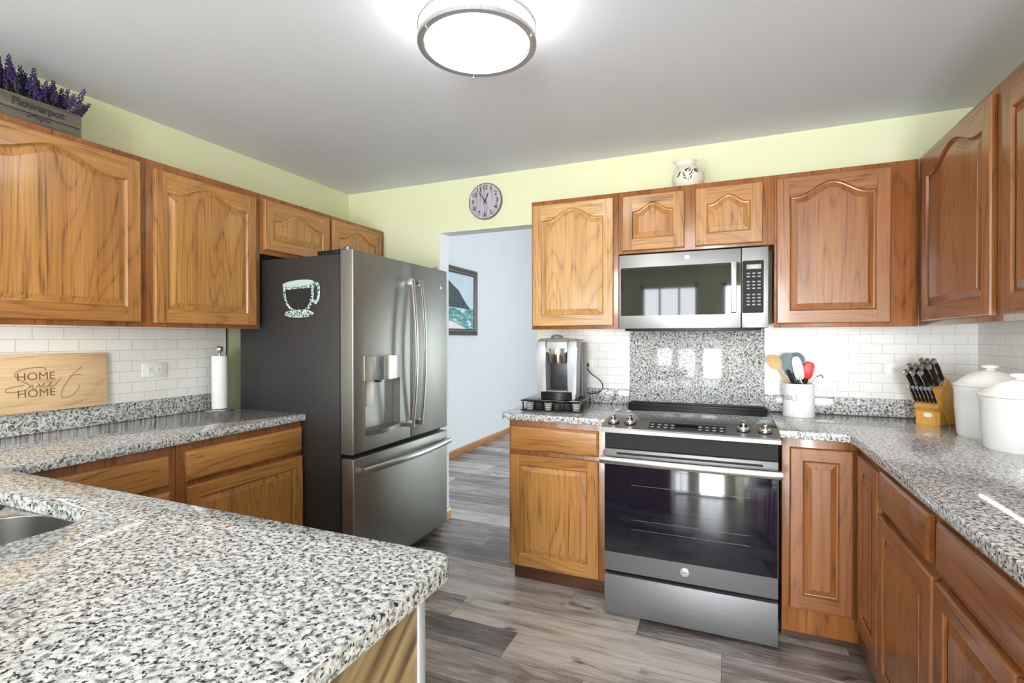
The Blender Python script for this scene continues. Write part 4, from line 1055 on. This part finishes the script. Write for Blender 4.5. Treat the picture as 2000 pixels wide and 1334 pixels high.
utensil('spatula', 'grey teal silicone spatula behind the other utensils in the crock', (CX+0.030, CY-0.01, zb), (CX-0.058, CY+0.02, 1.262),
        [('handle', blackm, stick(0.007, 0, 0.68)), ('blade', teal, paddle(0.072, 0.125, 0.008, 0.62))], 'spatula')
utensil('spatula', 'pale silver spatula leaning left in front of the red spoon', (CX+0.045, CY-0.02, zb), (CX-0.020, CY-0.040, 1.245),
        [('handle', steel, stick(0.006, 0, 0.66)), ('blade', whites, paddle(0.046, 0.125, 0.007, 0.60))], 'spatula')
utensil('ladle', 'dark grey ladle with a rounded top at the back of the crock', (CX+0.010, CY+0.02, zb), (CX-0.008, CY+0.045, 1.27),
        [('handle', M_['case'], stick(0.006, 0, 0.72)), ('ladle_bowl', teal, bowl_head(0.075, 0.075, 0.030, 0.76))], 'ladle')
utensil('silicone_spoon', 'red silicone spoon standing at the right of the crock', (CX-0.01, CY+0.01, zb), (CX+0.050, CY-0.010, 1.225),
        [('handle', steel, stick(0.005, 0, 0.66)), ('ferrule', blackm, lambda bm, ln: lathe(bm, [(0, ln*0.58), (0.013, ln*0.58), (0.014, ln*0.66), (0, ln*0.66)], n=14)), ('spoon_head', redm, paddle(0.056, 0.092, 0.026, 0.66))], 'spoon')
utensil('slotted_turner', 'black handled turner leaning left among the utensils', (CX+0.03, CY+0.0, zb), (CX-0.055, CY-0.045, 1.18),
        [('handle', blackm, stick(0.009, 0, 1.0))], 'turner')
utensil('whisk', 'metal handled whisk with its loop handle bent right out of the crock', (CX-0.02, CY-0.01, zb), (CX+0.082, CY-0.025, 1.155),
        [('handle', steel, stick(0.005, 0, 0.95)), ('hook', steel, lambda bm, ln: tube(bm, spline([(0, 0, ln*0.93), (0.004, 0, ln*1.0), (0.016, 0, ln*1.04), (0.028, 0, ln*0.99)], 5), 0.0045, 8, up=Vector((0, 1, 0))))], 'whisk')

# ------------------------------------------------------------------ knife block
KX, KY = 0.925, 3.015
ka = math.atan2(-0.74, -0.67)           # direction the knives lean towards
kbk = thing('knife_block', 'golden bamboo knife block full of steel capped knives in the back corner', 'knife block', (KX, KY, CZ), ka)
bam = oak('bamboo', 'z', srgb(222, 172, 84), srgb(206, 152, 64), srgb(176, 116, 40), cath=False, rough=0.4)
# local: x = lean direction, y = sideways, z = up
th_ = radians(42); lx, lz = sin(th_), cos(th_)
def kf(a, b_, c): return (a, c, b_)
big = [(-0.125, 0.0), (0.005, 0.0), (0.064, 0.155), (-0.012, 0.232)]
small = [(-0.03, 0.0), (0.075, 0.0), (0.118, 0.088), (0.055, 0.125), (0.035, 0.10)]
big = [(-0.135, 0.0), (0.008, 0.0), (0.008+0.165*lx, 0.165*lz+0.012), (-0.085+0.165*lx, 0.165*lz+0.092)]
bm = BM(); prism(bm, big, -0.056, 0.056, kf, bev=0.004); obj('block', bm, bam, kbk)
fz = [(0.012, 0.0), (0.085, 0.0), (0.085, 0.062), (0.108, 0.082), (0.062, 0.118), (0.012, 0.07)]
bm = BM(); prism(bm, fz, -0.050, 0.050, kf, bev=0.003); obj('steak_knife_rack', bm, bam, kbk)
bm = BM(); prism(bm, [(0.018*cos(2*pi*k/24), 0.011*sin(2*pi*k/24)) for k in range(24)], 0.0853, 0.0862, lambda a, b_, c: (c, a, 0.045+b_)); obj('label_plate', bm, M_['white'], kbk, label='small pale oval plate')
Wk = WM[kbk.name]
ksil = plain('knife_steel', (0.72, 0.70, 0.70), 0.22, 0.9)
def knife(name, label, group, p, ln, w, first=[None, None]):
    i = 0 if name == 'chef_knife' else 1
    dirv = Vector((lx, 0, lz))
    if first[i] is None:
        t = thing(name, label, 'knife', (0, 0, 0), 0, group)
        bm = BM(); n = 9; prev = None            # handle along +z of the thing, curved a little
        for k in range(n+1):
            s = k/n; z = ln*s; ww = w*(0.85 + 0.25*sin(pi*s*0.9)); dx = 0.004*sin(pi*2*s)
            ring = [bm.verts.new((ww*0.62*cos(a)+dx, ww*0.40*sin(a), z)) for a in [2*pi*q/12 for q in range(12)]]
            if prev:
                for q in range(12): bm.faces.new([prev[q], prev[(q+1) % 12], ring[(q+1) % 12], ring[q]])
            else: bm.faces.new(ring)
            prev = ring
        bm.faces.new(prev); obj('handle', bm, M_['black'], t)
        bm = BM(); lathe(bm, [(w*0.70, ln-0.003), (w*0.80, ln+0.004), (w*0.66, ln+0.014), (0, ln+0.017)], n=14)
        for v in bm.verts: v.co.y *= 0.72
        obj('end_cap', bm, ksil, t)
        bm = BM(); box(bm, -w*0.66, w*0.66, -w*0.42, w*0.42, -0.006, 0.012, 0.002); obj('bolster', bm, ksil, t)
        for s in (-1, 1):
            bm = BM(); box(bm, s*w*0.58, s*w*0.72, -0.0015, 0.0015, 0.01, ln-0.002, 0.0005); obj('tang_edge', bm, ksil, t)
        first[i] = t; r = t
    else:
        r = first[i].copy(); COL.objects.link(r)
        for ch in first[i].children:
            c = ch.copy(); COL.objects.link(c); c.parent = r
        r['label'] = label
    wp = Wk @ Vector(p); wd = (Wk.to_3x3() @ dirv)
    yv = (Wk.to_3x3() @ Vector((0, 1, 0))); xv = yv.cross(wd)
    mm = Matrix.Identity(4)
    for q in range(3): mm[q][0], mm[q][1], mm[q][2], mm[q][3] = xv[q], yv[q], wd[q], wp[q]
    r.matrix_world = mm
    return r
# seat line of the big block: from big[2] to big[3]
pA, pB = Vector((big[2][0], 0, big[2][1])), Vector((big[3][0], 0, big[3][1]))
G1 = 'large knives in the knife block'; G2 = 'steak knives in the front rack'
for s, ys, ln in ((0.20, (-0.040, -0.010, 0.020), 0.100), (0.54, (-0.042, -0.016, 0.010, 0.036), 0.120), (0.86, (-0.006, 0.018, 0.042), 0.115)):
    for yy in ys:
        p = pA.lerp(pB, s) + Vector((lx, 0, lz))*0.006; knife('chef_knife', 'black handled kitchen knife with silver end cap in the large block', G1, (p.x, yy, p.z), 0.118, 0.0195)
qA, qB = Vector((0.108, 0, 0.082)), Vector((0.062, 0, 0.118)); p = qA.lerp(qB, 0.45) + Vector((lx, 0, lz))*0.005
for k in range(6):
    knife('steak_knife', 'slim black handled steak knife in the low front rack of the block', G2, (p.x, -0.040+0.016*k, p.z), 0.092, 0.0115)

# ------------------------------------------------------------------ canisters
def canister(label, cx, cy, r, h, hl):
    t = thing('canister', label, 'canister', (cx, cy, CZ))
    bm = BM(); lathe(bm, [(0, CZ), (r*0.84, CZ), (r*0.885, CZ+0.008), (r*0.955, CZ+h*0.6), (r*0.985, CZ+h-0.012), (r, CZ+h-0.008), (r, CZ+h-0.001), (r*0.9, CZ+h)], cx, cy, 56); obj('body', bm, M_['ceramic'], t, world=True)
    z = CZ+h+0.0005
    bm = BM(); lathe(bm, [(r*0.9, z), (r*1.01, z), (r*1.02, z+0.006), (r*0.98, z+0.010), (r*0.90, z+0.013), (r*0.80, z+hl*0.30), (r*0.64, z+hl*0.50), (r*0.45, z+hl*0.65), (r*0.26, z+hl*0.74), (r*0.12, z+hl*0.77)], cx, cy, 56); l = obj('lid', bm, M_['ceramic'], t, world=True)
    bm = BM(); lathe(bm, [(r*0.13, z+hl*0.78), (r*0.12, z+hl*0.84), (r*0.24, z+hl*0.92), (r*0.25, z+hl*1.0), (r*0.17, z+hl*1.06), (0, z+hl*1.08)], cx, cy, 28); obj('knob', bm, M_['ceramic'], l, world=True)
canister('white lidded ceramic canister standing behind the other, nearer the corner', 0.990, 2.672, 0.117, 0.208, 0.084)
canister('white lidded ceramic canister in front, at the right edge of the picture', 0.976, 2.408, 0.114, 0.192, 0.080)

# ------------------------------------------------------------------ pitcher above the microwave
PX, PYY, PZ = -0.202, 2.985, ZT
pt = thing('pitcher', 'round white pottery pitcher with painted leaf marks on top of the cabinets', 'pitcher', (PX, PYY, PZ))
crm = plain('cream_pottery', srgb(226, 220, 206), 0.4)
pr = [(0, 0), (0.050, 0), (0.054, 0.006), (0.076, 0.035), (0.086, 0.070), (0.082, 0.100), (0.066, 0.125), (0.050, 0.138), (0.044, 0.150), (0.048, 0.166), (0.051, 0.170), (0.045, 0.167), (0.039, 0.150), (0.0, 0.120)]
bm = BM(); vs = lathe(bm, pr, n=40)
for v in vs:
    if v.co.z > 0.128 and v.co.x < -0.02:
        k = (v.co.z-0.128)/0.042; a = max(0, 1-abs(v.co.y)/0.04); v.co.x -= 0.038*k*a
bm.transform(Matrix.Translation((PX, PYY, PZ+0.0005)) @ Matrix.Rotation(0.35, 4, 'Z')); obj('body', bm, crm, pt, world=True, ang=60)
bm = BM(); c, s = cos(0.25), sin(0.25)
hp = [(0.042, 0.150), (0.062, 0.172), (0.088, 0.172), (0.102, 0.150), (0.104, 0.115), (0.092, 0.085), (0.078, 0.080)]
tube(bm, spline([(PX + c*a, PYY + s*a - 0.02, PZ+z) for a, z in hp], 6), 0.0045, 8, up=Vector((0, 1, 0))); obj('handle', bm, crm, pt, world=True)
def pr_r(z):
    for (r0, z0), (r1, z1) in zip(pr[1:], pr[2:]):
        if z0 <= z <= z1: return r0 + (r1-r0)*(z-z0)/(z1-z0+1e-9)
    return 0.05
br_ = plain('brown_glaze', srgb(92, 70, 62), 0.4); bl_ = plain('slate_blue_glaze', srgb(88, 100, 108), 0.4)
ac = math.atan2(-PYY, -PX)
def leaf(u, z, ln, w, ang, mt):
    bm = BM(); out = []
    for k in range(12):
        a = 2*pi*k/12; x = ln*0.5*cos(a); y = w*0.5*sin(a)*(0.6+0.4*abs(sin(a)))
        out.append((u + x*cos(ang) - y*sin(ang), z + x*sin(ang) + y*cos(ang)))
    vs = []
    for du, zz in out:
        r = pr_r(zz) + 0.0009; a = ac + du/0.08; vs.append(bm.verts.new((PX + r*cos(a), PYY + r*sin(a), PZ + zz)))
    cz = sum(q[1] for q in out)/12; r = pr_r(cz)+0.0012; a = ac + u/0.08
    cv = bm.verts.new((PX + r*cos(a), PYY + r*sin(a), PZ + cz))
    for k in range(12): bm.faces.new([vs[k], vs[(k+1) % 12], cv])
    bmesh.ops.solidify(bm, geom=bm.faces[:], thickness=0.0006)
    obj('painted_leaf', bm, mt, pt, world=True)
for u, z, ln, w, a, mt in [(-0.004, 0.108, 0.030, 0.009, 0.35, br_), (-0.012, 0.099, 0.020, 0.007, -0.9, br_), (0.008, 0.099, 0.020, 0.007, 0.9, br_),
                            (0.043, 0.104, 0.026, 0.008, -0.2, br_), (0.042, 0.092, 0.026, 0.008, -0.25, br_), (0.034, 0.097, 0.014, 0.008, 1.4, br_),
                            (-0.044, 0.088, 0.026, 0.009, 1.3, br_), (-0.050, 0.078, 0.024, 0.008, 0.9, br_),
                            (0.020, 0.094, 0.022, 0.005, 1.0, bl_), (0.012, 0.078, 0.026, 0.006, 0.9, bl_), (0.014, 0.060, 0.024, 0.006, 1.2, bl_),
                            (-0.022, 0.086, 0.020, 0.005, 2.1, bl_), (-0.018, 0.072, 0.024, 0.006, 2.3, bl_), (-0.016, 0.058, 0.026, 0.006, 2.5, bl_), (0.0, 0.050, 0.030, 0.004, 1.57, bl_)]:
    leaf(u, z, ln, w, a, mt)

# ------------------------------------------------------------------ wall clock
QX, QZ, QR = -1.545, 2.295, 0.126
cl = thing('wall_clock', 'round grey wood wall clock with black numerals above the doorway', 'clock', (QX, YB, QZ))
fmq = frame_on((QX, YB-0.0008, QZ), (1, 0, 0), (0, -1, 0))
cface, nt, b = newmat('weathered_clock_face')
tc = N(nt, 'ShaderNodeTexCoord'); mp = N(nt, 'ShaderNodeMapping'); mp.inputs['Scale'].default_value = (90, 90, 7); ns = N(nt, 'ShaderNodeTexNoise'); ns.inputs['Scale'].default_value = 1; ns.inputs['Detail'].default_value = 4
L(nt, tc, 'Object', mp, 0); L(nt, mp, 0, ns, 0); rp = ramp(nt, [(0.3, srgb(138, 132, 144)), (0.5, srgb(178, 172, 184)), (0.7, srgb(206, 200, 208))]); L(nt, ns, 'Fac', rp, 0); L(nt, rp, 0, b, 'Base Color')
bm = BM(); lathe(bm, [(0, 0), (QR-0.004, 0), (QR-0.004, 0.018), (0, 0.018)], n=64, mat=fmq); obj('face', bm, cface, cl, world=True)
bm = BM(); lathe(bm, [(QR-0.004, 0.0), (QR, 0.0), (QR, 0.019), (QR-0.003, 0.0215), (QR-0.006, 0.019), (QR-0.004, 0.017)], n=64, mat=fmq, cap=False); obj('rim', bm, plain('grey_rim', srgb(120, 114, 110), 0.5), cl, world=True)
numk = plain('clock_black', (0.03, 0.028, 0.03), 0.5)
for h in range(1, 13):
    a = radians(90 - 30*h); bm = text_bm(str(h), 0.042, 0.0003, offset=0.0006); bm.transform(fmq @ Matrix.Translation((0.094*cos(a), 0.094*sin(a), 0.0186))); obj('numeral', bm, numk, cl, world=True)
def hand(nm, ang, ln, w, z):
    bm = BM(); a = radians(90-ang); mm = fmq @ Matrix.Translation((0, 0, z)) @ Matrix.Rotation(a, 4, 'Z')
    prism(bm, [(-0.024, 0.003), (-0.02, -0.003), (0, -w), (ln*0.5, -w*0.7), (ln*0.62, -w*1.3), (ln, 0), (ln*0.62, w*1.3), (ln*0.5, w*0.7), (0, w)], 0, 0.001); bm.transform(mm); obj(nm, bm, numk, cl, world=True)
hand('hour_hand', 26, 0.066, 0.0038, 0.0200); hand('minute_hand', 325, 0.094, 0.0032, 0.0215)
bm = BM(); lathe(bm, [(0.007, 0.0188), (0.007, 0.0235), (0, 0.0245)], n=16, mat=fmq); obj('hub', bm, numk, cl, world=True)

# ------------------------------------------------------------------ picture in the hall
pf = thing('framed_picture', 'framed seascape with a dark cliff on the hall wall beyond the doorway', 'picture', (XH, 5.0, 1.77))
GY0, GY1, GZ0, GZ1 = 4.46, 5.555, 1.381, 2.160
fmat = plain('bronze_frame', srgb(84, 76, 74), 0.35, 0.3, noise=0.2, nscale=90); silv = plain('frame_bead', srgb(150, 142, 138), 0.35, 0.4)
bm = BM(); fwid = 0.075
sec = [(0, 0), (0.0, 0.018), (0.012, 0.030), (0.030, 0.026), (0.040, 0.034), (0.060, 0.020), (0.075, 0.014), (0.075, 0.0)]
rings = []
for cy, cz, sy, sz in ((GY0, GZ0, 1, 1), (GY1, GZ0, -1, 1), (GY1, GZ1, -1, -1), (GY0, GZ1, 1, -1)):
    rings.append([bm.verts.new((XH+0.0005+d, cy+sy*a, cz+sz*a)) for a, d in sec])
for k in range(4):
    a, c = rings[k], rings[(k+1) % 4]
    for j in range(len(sec)-1): bm.faces.new([a[j], a[j+1], c[j+1], c[j]])
    bm.faces.new([a[-1], a[0], c[0], c[-1]])
obj('frame', bm, fmat, pf, world=True, ang=20)
bm = BM(); i_ = 0.052
for (ya, za, yb_, zb_) in ((GY0+i_, GZ0+i_, GY1-i_, GZ0+i_), (GY0+i_, GZ1-i_, GY1-i_, GZ1-i_), (GY1-i_, GZ0+i_, GY1-i_, GZ1-i_)):
    nb = int(math.hypot(yb_-ya, zb_-za)/0.022)
    for k in range(nb):
        s = (k+0.5)/nb; y, z = ya+(yb_-ya)*s, za+(zb_-za)*s
        box(bm, XH+0.022, XH+0.030, y-0.007, y+0.007, z-0.006, z+0.006)
obj('beading', bm, silv, pf, world=True)
PT = plain('painted_sky', srgb(196, 214, 224), 0.5, noise=0.05, nscale=6)
IY0, IY1, IZ0, IZ1 = GY0+0.07, GY1-0.07, GZ0+0.07, GZ1-0.07
def onh(d): return lambda a, b_, c: (XH+d+c, a, b_)
bm = BM(); prism(bm, [(IY0, IZ0), (IY1, IZ0), (IY1, IZ1), (IY0, IZ1)], 0, 0.004, onh(0.004)); cvs = obj('canvas', bm, PT, pf, world=True)
cliff = plain('painted_cliff', srgb(58, 78, 84), 0.6, noise=0.35, nscale=25); sea, nt, b = newmat('painted_sea')
tc = N(nt, 'ShaderNodeTexCoord'); mp = N(nt, 'ShaderNodeMapping'); mp.inputs['Scale'].default_value = (1, 7, 26); ns = N(nt, 'ShaderNodeTexNoise'); ns.inputs['Scale'].default_value = 1; ns.inputs['Detail'].default_value = 4
L(nt, tc, 'Object', mp, 0); L(nt, mp, 0, ns, 0); rp = ramp(nt, [(0.35, srgb(52, 120, 124)), (0.55, srgb(110, 172, 170)), (0.66, srgb(226, 238, 236))]); L(nt, ns, 'Fac', rp, 0); L(nt, rp, 0, b, 'Base Color')
surf = plain('painted_surf', srgb(232, 228, 228), 0.6, noise=0.08, nscale=40)
bm = BM(); prism(bm, [(IY0, IZ0), (IY1, IZ0), (IY1, 1.690), (IY0, 1.690)], 0.004, 0.0048, onh(0.004)); obj('painted_water', bm, sea, cvs, world=True)
bm = BM(); prism(bm, [(IY0, 1.70), (IY0, 1.95), (4.70, 2.02), (4.88, 1.99), (5.02, 1.93), (5.10, 1.90), (5.20, 1.82), (5.30, 1.745), (5.40, 1.688), (5.20, 1.695)], 0.0048, 0.0056, onh(0.004)); obj('painted_headland', bm, cliff, cvs, world=True)
bm = BM(); prism(bm, [(IY0, IZ0), (5.32, IZ0), (5.10, 1.505), (4.95, 1.54), (4.7, 1.545), (IY0, 1.56)], 0.0048, 0.0056, onh(0.004)); obj('painted_foam', bm, surf, cvs, world=True)

# ------------------------------------------------------------------ lavender planter
LXF = fL - 0.10
lv = thing('lavender_planter', 'weathered wooden flower box of purple lavender on the left upper cabinet', 'planter', (LXF-0.06, 1.05, ZT))
gw = oak('grey_barnwood', 'y', srgb(118, 109, 97), srgb(96, 89, 79), srgb(54, 48, 42), cath=False, rough=0.7)
Y0, Y1, BZ = 0.82, 1.262, ZT+0.0008
bm = BM()
box(bm, LXF-0.012, LXF, Y0, Y1, BZ, BZ+0.068, 0.002); box(bm, LXF-0.012, LXF+0.0015, Y0, Y1, BZ+0.070, BZ+0.128, 0.002)
box(bm, LXF-0.13, LXF-0.118, Y0, Y1, BZ, BZ+0.128, 0.002)
box(bm, LXF-0.118, LXF-0.012, Y0, Y0+0.012, BZ, BZ+0.12); box(bm, LXF-0.118, LXF-0.012, Y1-0.012, Y1, BZ, BZ+0.12); box(bm, LXF-0.118, LXF-0.012, Y0, Y1, BZ, BZ+0.012)
obj('wooden_box', bm, gw, lv, world=True)
bm = BM(); box(bm, LXF-0.117, LXF-0.013, Y0+0.013, Y1-0.013, BZ+0.0125, BZ+0.10); obj('moss_fill', bm, plain('dark_moss', (0.02, 0.025, 0.018), 0.9, noise=0.5, nscale=90), lv, world=True)
bm = text_bm('Flowerpot', 0.040, 0.0003, offset=0.0016); bm.transform(frame_on((LXF+0.0022, 1.118, BZ+0.098), (0, 1, 0), (1, 0, 0))); obj('lettering', bm, numk, lv, world=True)
bm = BM()
for k, (yy, zz, a) in enumerate(((1.09, 0.058, 0.4), (1.11, 0.062, -0.5), (1.128, 0.056, 0.9), (1.145, 0.060, -0.2))):
    box(bm, LXF+0.0002, LXF+0.0008, -0.010, 0.010, -0.003, 0.003, mat=Matrix.Translation((0, yy, BZ+zz)) @ Matrix.Rotation(a, 4, 'X'))
obj('small_stencil', bm, numk, lv, world=True)
pur = plain('lavender_purple', srgb(62, 44, 100), 0.8, noise=0.45, nscale=120); stm = plain('grey_green_stem', srgb(64, 68, 62), 0.8, noise=0.3, nscale=60)
def sprig_bm(seed):
    rnd = random.Random(seed); b1, b2 = BM(), BM()
    tube(b1, spline([(0, 0, 0), (0.002, 0.003, 0.06), (0.0, 0.008, 0.12), (-0.002, 0.010, 0.16)], 3), 0.0014, 5)
    for k in range(7):
        a = rnd.uniform(0, 2*pi); z = rnd.uniform(0.01, 0.09); ln = rnd.uniform(0.035, 0.06)
        d = Vector((cos(a)*0.45, sin(a)*0.45, 1)).normalized(); p = Vector((0, 0.004, z)); s = d.cross(Vector((0, 0, 1))).normalized()*0.0032
        q = [b1.verts.new(p), b1.verts.new(p + d*ln*0.5 + s), b1.verts.new(p + d*ln), b1.verts.new(p + d*ln*0.5 - s)]; b1.faces.new(q)
    for k in range(30):
        s = k/29; z = 0.075 + 0.095*s; r = 0.010*(1-s*0.75)+0.001; a = k*2.4
        c = Vector((r*cos(a), r*sin(a)+0.009*z/0.16, z)); e = 0.0058*(1-0.45*s)
        vv = [b2.verts.new(c+Vector(o)*e) for o in ((1, 0, 0), (-1, 0, 0), (0, 1, 0), (0, -1, 0), (0, 0, 1.7), (0, 0, -1.2))]
        for i, j, l_ in ((0, 2, 4), (2, 1, 4), (1, 3, 4), (3, 0, 4), (2, 0, 5), (1, 2, 5), (3, 1, 5), (0, 3, 5)): b2.faces.new([vv[i], vv[j], vv[l_]])
    return b1, b2
protos = []
for s in range(4):
    b1, b2 = sprig_bm(s); o = obj('sprig', b1, stm, lv, smooth=False); f = obj('flower_spike', b2, pur, o, smooth=False); protos.append((o, f))
rnd = random.Random(5); cnt = 0
W0 = WM[lv.name].inverted()
for iy in range(26):
    for ix in range(3):
        if cnt < 4: o = protos[cnt][0]
        else:
            po, pf_ = protos[rnd.randrange(4)]
            o = po.copy(); COL.objects.link(o); o.parent = lv; f = pf_.copy(); COL.objects.link(f); f.parent = o
        y = Y0 + 0.028 + (Y1-Y0-0.056)*iy/25 + rnd.uniform(-0.008, 0.008); x = LXF - 0.028 - 0.034*ix + rnd.uniform(-0.006, 0.006)
        o.location = W0 @ Vector((x, y, BZ+0.092)); k = rnd.uniform(0.74, 1.10)
        edge = (iy-12.5)/12.5
        o.scale = (k*1.1, k*1.1, k*(1-0.18*max(0, edge)))
        o.rotation_euler = (rnd.uniform(-0.22, 0.22) - 0.40*max(0, edge)**4, rnd.uniform(-0.12, 0.22), rnd.uniform(0, 6.28)) if abs(edge) < 0.95 else (-0.55*edge, rnd.uniform(-0.1, 0.2), 0.0)
        cnt += 1
